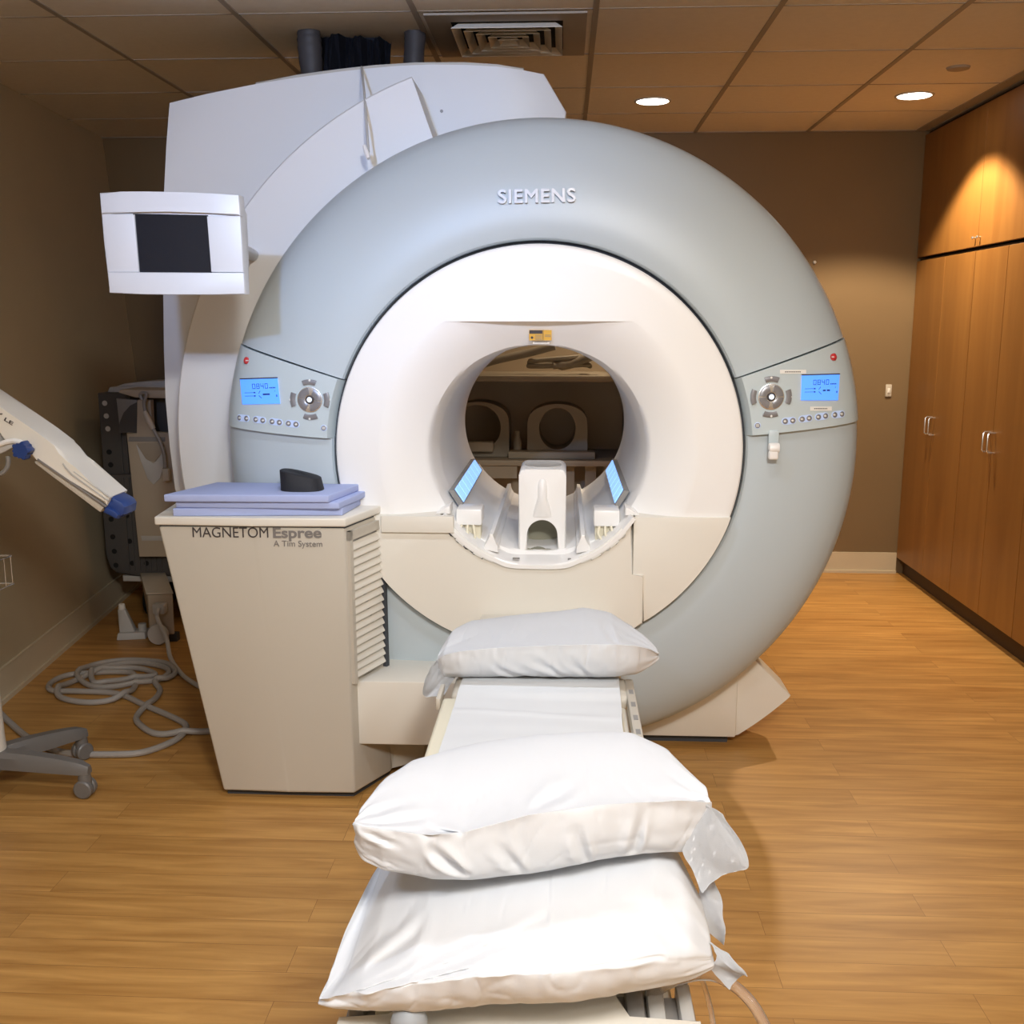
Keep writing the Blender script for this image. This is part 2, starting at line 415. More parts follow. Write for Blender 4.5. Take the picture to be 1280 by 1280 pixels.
def on_basis(px, py, off):
    """frame on the panel surface: point, x direction, up direction, outward normal"""
    p = rel_on_ring(px, py, off); r = math.hypot(p.x-CX, p.z-CZ); s = (ringY(r+.02)-ringY(r-.02))/.04
    rad = Vector(((p.x-CX)/r, 0, (p.z-CZ)/r))
    n_ = Vector((rad.x*s, -1, rad.z*s)).normalized()
    ex = Vector((1, 0, 0)); ex = (ex-n_*ex.dot(n_)).normalized(); ez = ex.cross(n_)
    if ez.z < 0: ez = -ez
    return p, ex, ez, n_
def plate_on(bm, px_pts, off, thick):
    """flat plate whose outline is given by measured points, on the ring panel"""
    if len(px_pts) == 4:
        (ax, ay), (bx_, by_), (cx_, cy_), (dx_, dy_) = px_pts; nu = max(1, int(abs(bx_-ax)/7)); nv = max(1, int(abs(dy_-ay)/7)); F = []; K = []
        for j in range(nv+1):
            for i in range(nu+1):
                u, v = i/nu, j/nv; x = (ax*(1-u)+bx_*u)*(1-v)+(dx_*(1-u)+cx_*u)*v; y = (ay*(1-u)+by_*u)*(1-v)+(dy_*(1-u)+cy_*u)*v
                p = rel_on_ring(x, y, off); F.append(bm.verts.new(p)); K.append(bm.verts.new(p+Vector((0, thick, 0))))
        w_ = nu+1
        for j in range(nv):
            for i in range(nu):
                q = (j*w_+i, j*w_+i+1, (j+1)*w_+i+1, (j+1)*w_+i); bm.faces.new([F[k] for k in q]); bm.faces.new([K[k] for k in q[::-1]])
        rim = [i for i in range(w_)]+[j*w_+nu for j in range(1, nv+1)]+[nv*w_+i for i in range(nu-1, -1, -1)]+[j*w_ for j in range(nv-1, 0, -1)]
        for a_, b_ in zip(rim, rim[1:]+rim[:1]): bm.faces.new((F[a_], K[a_], K[b_], F[b_]))
        return bm
    P_ = [rel_on_ring(x, y, off) for x, y in px_pts]
    A = [bm.verts.new(p+Vector((0, thick, 0))) for p in P_]; C = [bm.verts.new(p-Vector((0, 0, 0))) for p in P_]
    bm.faces.new(C); bm.faces.new(A[::-1])
    N = len(P_)
    for i in range(N): bm.faces.new((A[i], A[(i+1) % N], C[(i+1) % N], C[i]))
    return bm
def disc_on(bm, px, py, rad, h, off=.013, seg=20, dome=0):
    p, ex, ez, n_ = on_basis(px, py, off)
    prof = [(rad, -.002), (rad, h*.7), (rad*.85, h)] + ([(rad*.4, h+dome)] if dome else [])
    rows = []
    for (r, hh) in prof:
        rows.append([bm.verts.new(p + ex*r*math.cos(2*PI*k/seg) + ez*r*math.sin(2*PI*k/seg) + n_*hh) for k in range(seg)])
    for i in range(len(rows)-1):
        for k in range(seg): bm.faces.new((rows[i][k], rows[i][(k+1) % seg], rows[i+1][(k+1) % seg], rows[i+1][k]))
    bm.faces.new(rows[-1]); bm.faces.new(rows[0][::-1]); return bm
def arc_plate(px, py, r0, r1, a0, a1, h, off=.013, N=10, inset=0):
    p, ex, ez, n_ = on_basis(px, py, off); bm = B(); rows = []
    for k in range(N+1):
        a = R(a0+(a1-a0)*k/N); d = ex*math.cos(a)+ez*math.sin(a)
        rows.append([p+d*r0-n_*.002, p+d*r0+n_*h*.8, p+d*(r0+.15*(r1-r0))+n_*h, p+d*(r1-.15*(r1-r0))+n_*h, p+d*r1+n_*h*.7, p+d*r1-n_*.002])
    vs = grid_surf(bm, rows); bm.faces.new(vs[0]); bm.faces.new(vs[-1][::-1]); return bm
def control_panel(side):
    L = side == 'left'
    a0, a1 = (LT, LB_) if L else (RB_, RT)
    pan = ob('control_panel', sector(PP, (lambda r: a0(r)+.1), (lambda r: a1(r)-.1), 20), M_PANEL, scan)
    if L:
        disp = [(300, 474), (346.5, 472.5), (350, 504.5), (303, 505.5)]; stop = (308.3, 450.7); c = (387.4, 499.5); menu = (404.7, 535)
        keys = [(210, 727), (273, 733), (355, 742), (418, 750), (500, 760), (565, 768), (645, 777), (712, 785)]; keys = [(270+x/7.11, 420+y/7.11) for x, y in keys]; roll = R(-6)
    else:
        disp = [(1002.5, 469), (1049.6, 467.8), (1047.5, 500.3), (1001.3, 500.3)]; stop = (1041.8, 446.3); c = (963.8, 496); menu = (946.9, 531.8)
        keys = [(548, 718), (612, 712), (690, 700), (750, 692), (827, 682), (887, 673), (965, 664), (1025, 657)]; keys = [(900+x/6.737, 420+y/6.737) for x, y in keys]; roll = R(6)
    pan['label'] = 'pale blue-grey control panel with blue backlit display, %s side of scanner' % side
    d = ob('display', plate_on(B(), disp, .0165, .005), M_LCD, pan)
    # dark upper bezel line and readout
    (x0, y0), (x1, y1), (x2, y2), (x3, y3) = disp
    w = x1-x0; hgt = y3-y0
    def bar(bm, u0, v0, u1, v1):
        pts = [(u0, v0), (u1, v0), (u1, v1), (u0, v1)]
        plate_on(bm, [(x0+(x1-x0)*u+(x3-x0)*v, y0+(y1-y0)*u+(y3-y0)*v) for u, v in pts], .0172, .0005)
    bm = B(); bar(bm, -.01, -.035, 1.01, .012); ob('display_bezel', bm, M_TXT, d)
    bm = B()
    segs = {'0': 'abcdef', '8': 'abcdefg', '4': 'fgbc'}
    for k, ch in enumerate('0840'):
        u = .31+k*.112; wv = .078; t0, t1 = .20, .40; th = .012; tv = .022
        S = {'a': (u, t0, u+wv, t0+tv), 'g': (u, .29, u+wv, .29+tv), 'd': (u, t1-tv, u+wv, t1), 'f': (u, t0, u+th, .3), 'b': (u+wv-th, t0, u+wv, .3), 'e': (u, .3, u+th, t1), 'c': (u+wv-th, .3, u+wv, t1)}
        for s in segs[ch]: bar(bm, *S[s])
    ob('readout_digits', bm, M_INK, d)
    bm = B()
    for k in range(4): bar(bm, .765+k*.042, .355, .795+k*.042, .40)
    bar(bm, .09, .54, .32, .555); bar(bm, .09, .67, .32, .685); bar(bm, .33, .525, .375, .575); bar(bm, .33, .655, .375, .705)
    for k in range(4): bar(bm, .46+k*.012, .565-k*.027, .475+k*.012, .59-k*.027); bar(bm, .46+k*.018, .67+k*.027, .48+k*.018, .695+k*.027)
    bar(bm, .57, .60, .76, .66); bar(bm, .93, .66, .955, .74); bar(bm, .90, .50, .915, .53)
    ob('readout_symbols', bm, M_INK, d)
    s = ob('stop_button', disc_on(B(), *stop, .0122, .005, dome=.004), M_RED, pan)
    bm = B(); plate_on(bm, [(stop[0]-2.3, stop[1]-.6), (stop[0]+2.3, stop[1]-.6), (stop[0]+2.3, stop[1]+.6), (stop[0]-2.3, stop[1]+.6)], .0235, .0004); ob('stop_lettering', bm, M_PAPER, s)
    hub = ob('direction_pad', arc_plate(*c, .0145, .043, 0, 360, .003, N=40), M_CHROME, pan)
    for k in range(4):
        a = (35 if L else 45)+90*k
        bt = ob('direction_key', arc_plate(*c, .017, .040, a+3-45+10*(k % 2), a+87-45-10*((k+1) % 2), .0065, N=10), M_BTN, pan)
    for k in range(4):
        bt = ob('outer_key', arc_plate(*c, .0505, .068, 90*k-22, 90*k+22, .005, N=10), M_BTN, pan)
    for dx, dy in ((0, -24), (24, 0), (0, 24), (-24, 0)):
        bm = disc_on(B(), c[0]+dx, c[1]+dy, .0042, .0062, seg=8); ob('key_symbol', bm, M_PAPER, pan)
    bm = disc_on(B(), *c, .0145, .007); ob('center_bezel', bm, M_TXT, pan)
    bm = disc_on(B(), *c, .0085, .010); ob('center_button', bm, M_LCDB, pan)
    for k in range(0, 8, 2):
        p0, ex, ez, n_ = on_basis(*keys[k], .0135); p1 = on_basis(*keys[k+1], .0135)[0]
        bm = B(); pts = []
        dd = (p1-p0).normalized(); uu = dd.cross(n_).normalized()
        for j in range(13): a = PI/2+PI*j/12; pts.append(p0+dd*math.cos(a)*.0118+uu*math.sin(a)*.0118)
        for j in range(13): a = -PI/2+PI*j/12; pts.append(p1+dd*math.cos(a)*.0118+uu*math.sin(a)*.0118)
        A = [bm.verts.new(p+n_*.001) for p in pts]; C = [bm.verts.new(p-n_*.003) for p in pts]; bm.faces.new(A); bm.faces.new(C[::-1])
        for i in range(26): bm.faces.new((A[i], A[(i+1) % 26], C[(i+1) % 26], C[i]))
        ob('key_surround', bm, M_LCDB2, pan)
    for k, kp in enumerate(keys):
        bt = ob('round_key', disc_on(B(), *kp, .0092, .004, seg=16), M_BTN, pan)
        bm = B(); x_, y_ = kp; plate_on(bm, [(x_-2, y_), (x_, y_-1.5), (x_+1.4, y_-.4), (x_+1.4, y_+.6), (x_-.4, y_+1.3)], .0182, .0004); ob('key_symbol', bm, M_PAPER, bt)
    ob('menu_key_rim', disc_on(B(), *menu, .0105, .002, seg=18), M_LCDB2, pan)
    bt = ob('menu_key', disc_on(B(), *menu, .0085, .004, seg=18), M_BTN, pan)
    bm = B(); x_, y_ = menu
    for k in (-1, 1): plate_on(bm, [(x_-2, y_+k*.9-.4), (x_+2, y_+k*.9-.4), (x_+2, y_+k*.9+.5), (x_-2, y_+k*.9+.5)], .0182, .0004)
    ob('key_symbol', bm, M_PAPER, bt)
    if not L:
        for (xa, ya, xb, yb) in ((975, 462.2, 1007.8, 467.2), (1012.6, 508.2, 1039.8, 513.4)):
            bm = B(); plate_on(bm, [(xa, ya), (xb, ya), (xb, yb), (xa, yb)], .0145, .001); lb = ob('paper_label', bm, M_PAPER, pan)
            bm = B(); n_ = 9; ww = (xb-xa)*.62
            for k in range(n_):
                xs_ = xa+(xb-xa)*.19+ww*k/n_; plate_on(bm, [(xs_, ya+2), (xs_+ww/n_*.7, ya+2), (xs_+ww/n_*.7, ya+3.2), (xs_, ya+3.2)], .0149, .0003)
            ob('label_print', bm, M_TXT, lb)
M_LCDB2 = emit('pale_key_surround', (.45, .55, .78), .25)
control_panel('left'); control_panel('right')
# headset hook below the right panel
p = rel_on_ring(966.5, 545, .006); bm = box((p.x-.017, p.y-.012, p.z-.03), (p.x+.017, p.y+.004, p.z+.02), .003)
hk = ob('hanger_bracket', bm, M_PANEL, scan)
p = rel_on_ring(967.3, 563, .03)
bm = lathe([(0, -.018), (.012, -.018), (.0165, -.016), (.018, -.01), (.018, .01), (.0165, .016), (.012, .018), (0, .018)], (p.x, p.y, p.z+.008), 'X', 20); add_box(bm, (p.x-.018, p.y-.014, p.z-.03), (p.x+.014, p.y+.01, p.z+.008), .006, 3)
ob('hanger_hook', bm, M_WHITE, scan)
# raised lettering
p0 = rel_on_ring(623.5, 254.5, -.0); p1 = rel_on_ring(719, 252.5, -.0); p1.y = p0.y = min(p0.y, p1.y)-.009
ob('logo_lettering', fit_text('SIEMENS', p0, p1, .043, bold=0, depth=.006, spacing=1.08, fat=.022), M_SILV, scan)

# inner white cover with flared bore mouth and flat visor
RB = .357
def flareY(r, a=0.0):
    lip = RB+.002+.026*abs(math.cos(a))**1.2
    t_ = min(1, max(0, (r-RB)/(.54-RB)))
    return 3.438 + .115*(1-t_)**1.6 + (.11*((lip-r)/(lip-RB))**1.6 if r < lip else 0)
zl = .438
bm = B(); rows = []
NT = 240
for k in range(NT):
    a = 2*PI*k/NT + PI/NT; s = math.sin(a)
    rc = .54
    if s > 0 and zl/s < .54: rc = zl/s
    row = []
    for j in range(21):
        r = RB+(rc-RB)*(j/20)**1.5; row.append(pol(r, a, flareY(r, a)))
    for j in range(1, 8):
        r = rc+.0008+(.678-rc)*((j-1)/6); row.append(pol(r, a, 3.438))
    row += [pol(.684, a, 3.440), pol(.688, a, 3.446), pol(.689, a, 3.455), pol(.689, a, 3.60)]
    row = [pol(RB, a, 4.60)] + row
    rows.append(row)
rows.append(rows[0])
vs = grid_surf(bm, rows); bmesh.ops.remove_doubles(bm, verts=bm.verts, dist=1e-6)
ob('inner_cover', bm, M_WHITE, scan, 22)
# bore outer shell + rear rim
ob('bore_rear_rim', sector([(.357, 4.60), (.365, 4.62), (.5, 4.66), (.9, 4.66), (1.05, 4.66)], lambda r: 0, lambda r: 360, 96, False), M_BODY, scan)
# lower front covers
zs = .942
def circ_pts(r, a0, a1, n_=24): return [(CX+r*math.cos(R(a0+(a1-a0)*k/n_)), CZ+r*math.sin(R(a0+(a1-a0)*k/n_))) for k in range(n_+1)]
dz = zs-CZ
aL = math.degrees(math.asin(-dz/.688)); rm = .395; aM = math.degrees(math.asin(-dz/rm)); xr = .276
aX = math.degrees(math.acos((xr-CX)/.688))
out = circ_pts(.688, 180+aL, 360-aX, 40) + [(xr, .741), (.232, .741), (.232, zs-.004), (.228, zs)] + circ_pts(rm, 360-aM, 180+aM, 40)
ob('lower_front_cover', prism(out, 3.415, 3.60, bev=.004), M_CREAM2, scan)
aX2 = math.degrees(math.acos((xr+.003-CX)/.688))
out = circ_pts(.688, 360-aX2, 360-aL, 20) + [(.24, zs), (.24, .70), (xr+.003, .70)]
ob('lower_side_cover', prism(out, 3.426, 3.60, bev=.003), M_CREAM2, scan)
# recessed step at the left of the shelf
pa = atY(480, 641, 3.41); pb = atY(570, 664, 3.41)
ob('shelf_step', prism([(-.62, zs+.001), (-.372, zs+.001), (-.37, .885), (-.62, .885)], 3.398, 3.425, bev=.004), M_CREAM2, scan)
for sx in (-1, 1):
    x0 = CX+sx*.30
    bm = prism([(x0, zs), (x0+sx*.05, zs), (x0+sx*.035, zs+.012), (x0+sx*.0, zs+.03)], 3.45, 3.54, bev=.004); ob('rail_end_cap', bm, M_WHITE, scan)
# tray inside bore
def trough():
    bm = B(); rows = []
    pr = [(-.335, -.215), (-.29, -.275), (-.235, -.315), (-.20, -.345), (-.165, -.352), (-.1, -.368), (0, -.378), (.1, -.368), (.165, -.352), (.20, -.345), (.235, -.315), (.29, -.275), (.335, -.215)]
    pr = [(p.x, p.y) for p in catmull([(x, z, 0) for x, z in [(.385*math.cos(R(a_)), .385*math.sin(R(a_))) for a_ in (213, 222, 231, 240, 249)]+[(-.09, -.377), (0, -.380), (.09, -.377)]+[(.385*math.cos(R(a_)), .385*math.sin(R(a_))) for a_ in (291, 300, 309, 318, 327)]], 4)]
    for (Y, sc_) in ((3.405, 1.035), (3.405, 1.0), (3.42, .985), (3.8, .965), (4.59, .91)):
        rows.append([Vector((CX+x*sc_, Y, CZ+z*sc_)) for x, z in pr])
    grid_surf(bm, rows); return bm
ob('bore_tray', trough(), M_WHITE, scan)
bm = tube([(p[0], 3.412, p[1]) for p in circ_pts(.386, 222, 318, 40)], .0055, 8); ob('tray_lip', bm, M_WHITE, scan)
for sx in (-1, 1):
    # guide rail along the tray
    bm = prism([(CX+sx*.135, -.345+CZ), (CX+sx*.185, -.335+CZ), (CX+sx*.180, -.315+CZ), (CX+sx*.168, -.306+CZ), (CX+sx*.164, -.282+CZ), (CX+sx*.150, -.279+CZ), (CX+sx*.146, -.310+CZ), (CX+sx*.136, -.318+CZ)], 3.44, 4.58, bev=.003)
    ob('guide_rail', bm, M_WHITE, scan)
    # white cover block with a cavity below
    xa, xb = sorted((CX+sx*.195, CX+sx*.285))
    bm = box((xa, 3.50, CZ-.262), (xb, 3.62, CZ-.205), .006); ob('rail_block', bm, M_WHITE, scan)
    bm = box((xa+.006, 3.53, CZ-.315), (xb-.006, 3.60, CZ-.262), .002)
    ob('block_support', bm, M_MATT, scan)
    bm = B()
    for k in range(3): add_tube(bm, catmull([(xa+.02+.02*k, 3.505, CZ-.262), (xa+.015+.025*k, 3.495, CZ-.285), (xa+.03+.018*k, 3.50, CZ-.31)], 4), .0045, 6)
    ob('wire_bundle', bm, M_MATT, scan)
    # worn edge tape in short pieces
    a0 = 221 if sx < 0 else 319
    for k in range(5):
        aa = a0 + (5.4*k if sx < 0 else -5.4*k)
        bm = B(); A = []
        for (r, Y) in ((.378, 3.407), (.402+.003*(k % 2), 3.407), (.402+.003*(k % 2), 3.413), (.378, 3.43)):
            A.append([pol(r, R(aa+d*(1 if sx < 0 else -1)), Y) for d in (0, 1.7, 3.4, 5.2)])
        grid_surf(bm, A); ob('edge_tape', bm, M_PAPER, scan)
    bm = tube([pol(.403+.003*math.sin(k*2.1), R((222+k*1.6) if sx < 0 else (318-k*1.6)), 3.411) for k in range(14)], .0028, 6); ob('tape_edge', bm, M_GAP if sx < 0 else M_LGREY, scan)
    # blue light strips on the bore wall
    bm = B(); rows = []
    aC = 212 if sx < 0 else -31.5
    for Y in (3.60, 4.47):
        rows.append([pol(rr, R(aC+d), Y) for (rr, d) in ((.357, -6), (.340, -5.2), (.338, 5.2), (.357, 6))])
    vs = grid_surf(bm, rows); bm.faces.new(vs[0]); bm.faces.new(vs[1][::-1]); ob('light_strip_housing', bm, M_GREY, scan)
    for k in range(7):
        y0 = 3.63+k*.117
        rows = [[pol(rr, R(aC+d), Y) for (rr, d) in ((.342, -5.0), (.3355, -4.6), (.3345, 4.6), (.34, 5.0))] for Y in (y0, y0+.101)]
        bm = B(); vs = grid_surf(bm, rows); bm.faces.new(vs[0]); bm.faces.new(vs[1][::-1]); ob('light_strip', bm, M_GLOW, scan)
for px in (645, 714):
    p = atZ(px, 702, .782); bm = box((p.x-.012, 3.43, .789), (p.x+.012, 3.445, .7925)); ob('tray_slot', bm, M_GREY, scan)
# amber caution label above the bore
def lab_box(x0, y0, x1, y1, Y, d, m_, par, nm):
    a_ = atY(x0, y0, Y); c_ = atY(x1, y1, Y)
    return ob(nm, box((min(a_.x, c_.x), Y-d, min(a_.z, c_.z)), (max(a_.x, c_.x), Y, max(a_.z, c_.z))), m_, par)
YL = 3.512
lb = lab_box(661.5, 412.5, 689.5, 425.5, YL, .012, M_YEL, scan, 'warning_label')
lab_box(661.8, 412.8, 678, 417.2, YL-.012, .0008, M_TXT, lb, 'label_header')
lab_box(678.6, 412.5, 679.2, 425.5, YL-.012, .0008, M_TXT, lb, 'label_divider')
p = atY(665, 422, YL-.012); ob('label_symbol', lathe([(.0045, 0), (.0045, -.0008), (0, -.0008)], p, 'Y', 10), M_TXT, lb)
for (x0, x1, ys) in ((669, 677.5, (418.7, 420.6, 422.6, 424.2)), (681, 688.5, (418.6, 420.4))):
    for y in ys: lab_box(x0, y, x1, y+.7, YL-.012, .0006, M_TXTG, lb, 'label_print')
lb2 = lab_box(666, 426.5, 687, 430, YL+.018, .012, M_PAPER, scan, 'small_label'); lab_box(668, 427.6, 684, 428.2, YL+.006, .0006, M_TXTG, lb2, 'label_print')

# side crescents
def cres(a0, a1, n_=60): return sector([(1.02, 3.78), (1.02, 3.75), (1.349, 3.75), (1.355, 3.756), (1.355, 4.02), (1.02, 4.02)], lambda r: a0 if r < 1.2 else a0, lambda r: a1, n_)
ob('left_side_cover', cres(109.5, 216), M_BODY, scan)
out = [(CX+1.355*math.cos(R(315-11.0*k/24)), max(.032, CZ+1.355*math.sin(R(315-11.0*k/24)))) for k in range(25)]+[(.1, .032)]+[(CX+1.02*math.cos(R(285+30*k/16)), CZ+1.02*math.sin(R(285+30*k/16))) for k in range(17)]
bm = prism(out, 3.745, 3.95, bev=.006)
ob('lower_foot_cover', bm, M_CREAM2, scan)
for (x, y) in ((941, 846), (825, 917)):
    p = atY(x, y, 3.75); ob('cover_screw', lathe([(0, -.003), (.007, -.003), (.007, .001)], p, 'Y', 12), M_GREY, scan)
# base plinth
ob('base_plinth', box((-1.0, 3.72, .035), (.665, 4.5, .30), .008), M_CREAM2, scan)
ob('plinth_foot', box((-.95, 3.76, 0), (.64, 4.45, .035)), M_GAP, scan)
# magnet body behind
pts = [(-1.51, 2.385)]
for (x, y) in ((260, 117), (320, 105), (370, 97), (420, 90), (460, 85.5), (500, 82), (540, 80.5), (580, 81), (620, 83), (650, 87), (680, 92), (708, 140)):
    p = atY(x, y, 4.02); pts.append((p.x, p.z))
pts[0] = tuple((lambda p: (p.x, p.z))(atY(211, 128, 4.02)))
pts += [(-.05, 2.0), (-.5, 1.95), (-.9, 1.6), (-1.02, 1.155), (-.9, .7), (-.75, .45), (-1.38, .45)]
for (x, y) in ((218, 612), (212, 556), (207, 500), (205, 440), (204, 370), (204, 300), (205, 240), (208, 180)):
    p = atY(x, y, 4.02); pts.append((p.x, p.z))
ob('magnet_housing', prism(pts, 4.02, 4.16, bev=.008), M_BODY, scan)
# rear vessel (tube shaped, open through the bore)
ob('rear_vessel', sector([(.38, 4.16), (1.10, 4.16), (1.12, 4.18), (1.12, 4.60), (1.05, 4.66), (.42, 4.66), (.38, 4.6), (.38, 4.16)], lambda r: -30, lambda r: 210, 90), M_BODY, scan)
cut = [(320, 103.5), (370, 94.5), (420, 87.5), (470, 82), (520, 78.8), (580, 78.5), (620, 81), (655, 85.5)]
pts = [tuple((lambda p: (p.x, p.z))(atY(x, y, 4.18))) for x, y in cut]; pts += [(-.2, 2.3), (-1.2, 2.3)]
ob('top_cover', prism(pts, 4.17, 4.62, bev=.004), M_CREAM, scan)
p = atY(552, 139, 4.02); ob('cover_screw', lathe([(0, -.003), (.006, -.003), (.006, .001)], p, 'Y', 12), M_GREY, scan)
# pull rod hanging in front of the upper left cover
bm = tube([atY(452, 84, 3.99), atY(455, 112, 3.80), atY(458, 150, 3.68), atY(460.5, 190, 3.62)], .0045, 8)
t = ob('hanging_pull_cord', bm, M_LGREY); tag(t, 'thin pale cord hanging over the top left cover of the scanner', 'cord')
ob('cord_weight', tube([atY(455, 182, 3.63), atY(458, 190, 3.62), atY(461, 198, 3.61)], [.006, .009, .007], 10), M_WHITE, t)

# ------------------------------------------------------------------ overhead duct, cloth, pipe
def lumpy_tube(pts, r, amp, seed, seg=20, k=10):
    P_ = catmull(pts, k); bm = tube(P_, [r*(1+amp*math.sin(i*1.9+seed)) for i in range(len(P_))], seg); 
    for v in bm.verts: v.co += Vector((1, 1, 0))*noise.noise(v.co*9+Vector((seed, 0, 0)))*r*.18
    return bm
tag(ob('flexible_duct', lumpy_tube([atY(386, 36, 4.3), atY(388, 60, 4.3), atY(391, 110, 4.3)], .045, .03, 1), M_DUCT), 'dark grey flexible duct dropping from ceiling, left of the black cloth', 'duct')
tag(ob('vertical_pipe', lumpy_tube([atY(517, 36, 4.33), atY(518, 60, 4.33), atY(518, 110, 4.33)], .042, .015, 3), M_DUCT), 'dark grey vertical pipe dropping from ceiling, right of the black cloth', 'pipe')
bm = B(); rows = []
top = [(398, 40), (420, 42), (440, 46), (460, 48), (476, 48), (490, 53)]
for k in range(41):
    u = k/40*5; i = min(4, int(u)); f_ = u-i; x = top[i][0]*(1-f_)+top[i+1][0]*f_; y = top[i][1]*(1-f_)+top[i+1][1]*f_
    row = []
    for j in range(9):
        p = atY(x, y+(100-y)*j/8, 4.36); p.y += .03*math.sin(k*.55+.3*j)+.012*math.sin(k*1.7); row.append(p)
    rows.append(row)
vs = grid_surf(bm, rows); bmesh.ops.solidify(bm, geom=bm.faces[:], thickness=.01)
add_box(bm, tuple(atY(398, 43, 4.40)-Vector((0, .0, .25))), tuple(atY(488, 55, 4.62)), .03)
tag(ob('black_cloth', bm, M_FABRIC), 'black cloth wrapped around ducting on top of the scanner', 'cloth')

# ------------------------------------------------------------------ monitor
t = thing('display_monitor', 'white framed monitor with dark screen mounted left of the scanner', 'monitor', tuple(atY(214, 300, 3.1)))
YM = 3.02
def q4(pts, Y, d, bev):
    P_ = [atY(x, y, Y) for x, y in pts]; return prism([(p.x, p.z) for p in P_], Y, Y+d, bev=bev)
out = [(124, 241), (150, 239.5), (180, 239.3), (220, 240), (260, 241.5), (298, 243.5), (302, 300), (305.5, 367.5), (262, 368), (220, 368), (175, 367.5), (136.5, 366), (130, 300)]
ob('housing', q4(out, YM+.012, .055, .006), M_MONI, t)
top = [(124.2, 241), (150, 239.6), (180, 239.4), (220, 240.1), (260, 241.6), (298, 243.5), (300, 269.5), (260, 266), (210, 264.5), (165, 265), (126.5, 267.5)]
ob('top_bezel', q4(top, YM-.002, .03, .004), M_MONI, t)
ob('bottom_bezel', q4([(135, 340), (304.5, 341), (305.8, 367.6), (262, 368), (220, 368), (175, 367.5), (136.5, 366)], YM-.002, .03, .004), M_MONI, t)
ob('side_bezel', q4([(127, 267), (167.5, 268), (173.5, 340), (135, 340)], YM+.004, .03, .002), M_MONI, t)
ob('side_bezel', q4([(258.5, 270.5), (300, 269.5), (304, 340.5), (264, 340)], YM+.004, .03, .002), M_MONI, t)
ob('screen', q4([(166, 267), (260, 269), (265, 341.5), (172, 341)], YM+.0105, .01, 0), M_SCREEN, t)
pa = atY(250, 300, YM+.06); pb = Vector((-1.2, 3.78, pa.z+.0))
ob('rear_housing', box((pa.x-.10, YM+.06, pa.z-.09), (pa.x+.12, YM+.16, pa.z+.10), .02), M_MONI, t)
ob('mounting_arm', tube([(pa.x, YM+.15, pa.z), (pa.x, YM+.35, pa.z+.01), (-1.13, 3.77, pa.z+.0)], .022, 14), M_MONI, t)
ob('side_bracket', box((-.985, YM+.06, 1.685), (-.965, YM+.09, 1.90), .003), M_CREAM, t)

# ------------------------------------------------------------------ equipment cabinet on the left
YC = 3.2
cabi = thing('equipment_cabinet', 'cream floor cabinet with side louvers, standing in front of the scanner on the left', 'equipment cabinet', (-1.0, 3.35, 0))
ZT = .972
def loft(low, high, z0, z1, bev=.012):
    bm = B(); A = [bm.verts.new((x, y, z0)) for x, y in low]; C = [bm.verts.new((x, y, z1)) for x, y in high]; N = len(low)
    bm.faces.new(A[::-1]); bm.faces.new(C)
    for i in range(N): bm.faces.new((A[i], A[(i+1) % N], C[(i+1) % N], C[i]))
    if bev: bmesh.ops.bevel(bm, geom=list(bm.edges), offset=bev, segments=3, affect='EDGES', profile=.5)
    return bm
low = [(-1.145, YC), (-.92, YC), (-.695, YC), (-.60, 3.38), (-.60, 3.44), (-1.15, 3.6)]
high = [(-1.312, YC), (-1.0, YC), (-.702, YC), (-.625, 3.48), (-.63, 3.52), (-1.36, 3.62)]
ob('housing', loft(low, high, .025, ZT-.034, .008), M_CREAM, cabi)
ob('plinth', loft([(x*.97-.03, y+.03) for x, y in low], [(x*.97-.03, y+.03) for x, y in low], 0, .026, 0), M_GAP, cabi)
ob('lid_seam', loft([(x*.994-.006, y+.006) for x, y in high], [(x*.994-.006, y+.006) for x, y in high], ZT-.04, ZT-.024, 0), M_GAP, cabi)
lid = [(-1.322, YC-.008), (-1.0, YC-.012), (-.696, YC-.008), (-.612, 3.49), (-.625, 3.535), (-1.37, 3.63)]
ob('lid', loft(lid, lid, ZT-.028, ZT, .006), M_CREAM2, cabi)
# louvered side vent: lies on the slanted side wall
P0 = Vector((-.698, YC+.02, 0)); P1 = Vector((-.624, 3.47, 0)); sd = (P1-P0).normalized(); nrm = Vector((sd.y, -sd.x, 0))
def side_pt(u, z, off):
    k = (z-.03)/(.94-.03); a_ = Vector((-.695, YC, 0)).lerp(Vector((-.702, YC, 0)), k); b_ = Vector((-.60, 3.38, 0)).lerp(Vector((-.625, 3.48, 0)), k)
    return Vector((*(a_.lerp(b_, u)+nrm*off).xy, z))
ZV0, ZV1 = .42, .895
fr = B()
def side_box(bm, u0, u1, z0, z1, o0, o1):
    A = [bm.verts.new(side_pt(u, z, o0)) for u, z in ((u0, z0), (u1, z0), (u1, z1), (u0, z1))]; C = [bm.verts.new(side_pt(u, z, o1)) for u, z in ((u0, z0), (u1, z0), (u1, z1), (u0, z1))]
    bm.faces.new(A[::-1]); bm.faces.new(C)
    for i in range(4): bm.faces.new((A[i], A[(i+1) % 4], C[(i+1) % 4], C[i]))
vent = ob('side_vent', (lambda b_: (side_box(b_, .10, .93, ZV0, ZV1, -.002, .001), b_)[1])(B()), M_GREY, cabi)
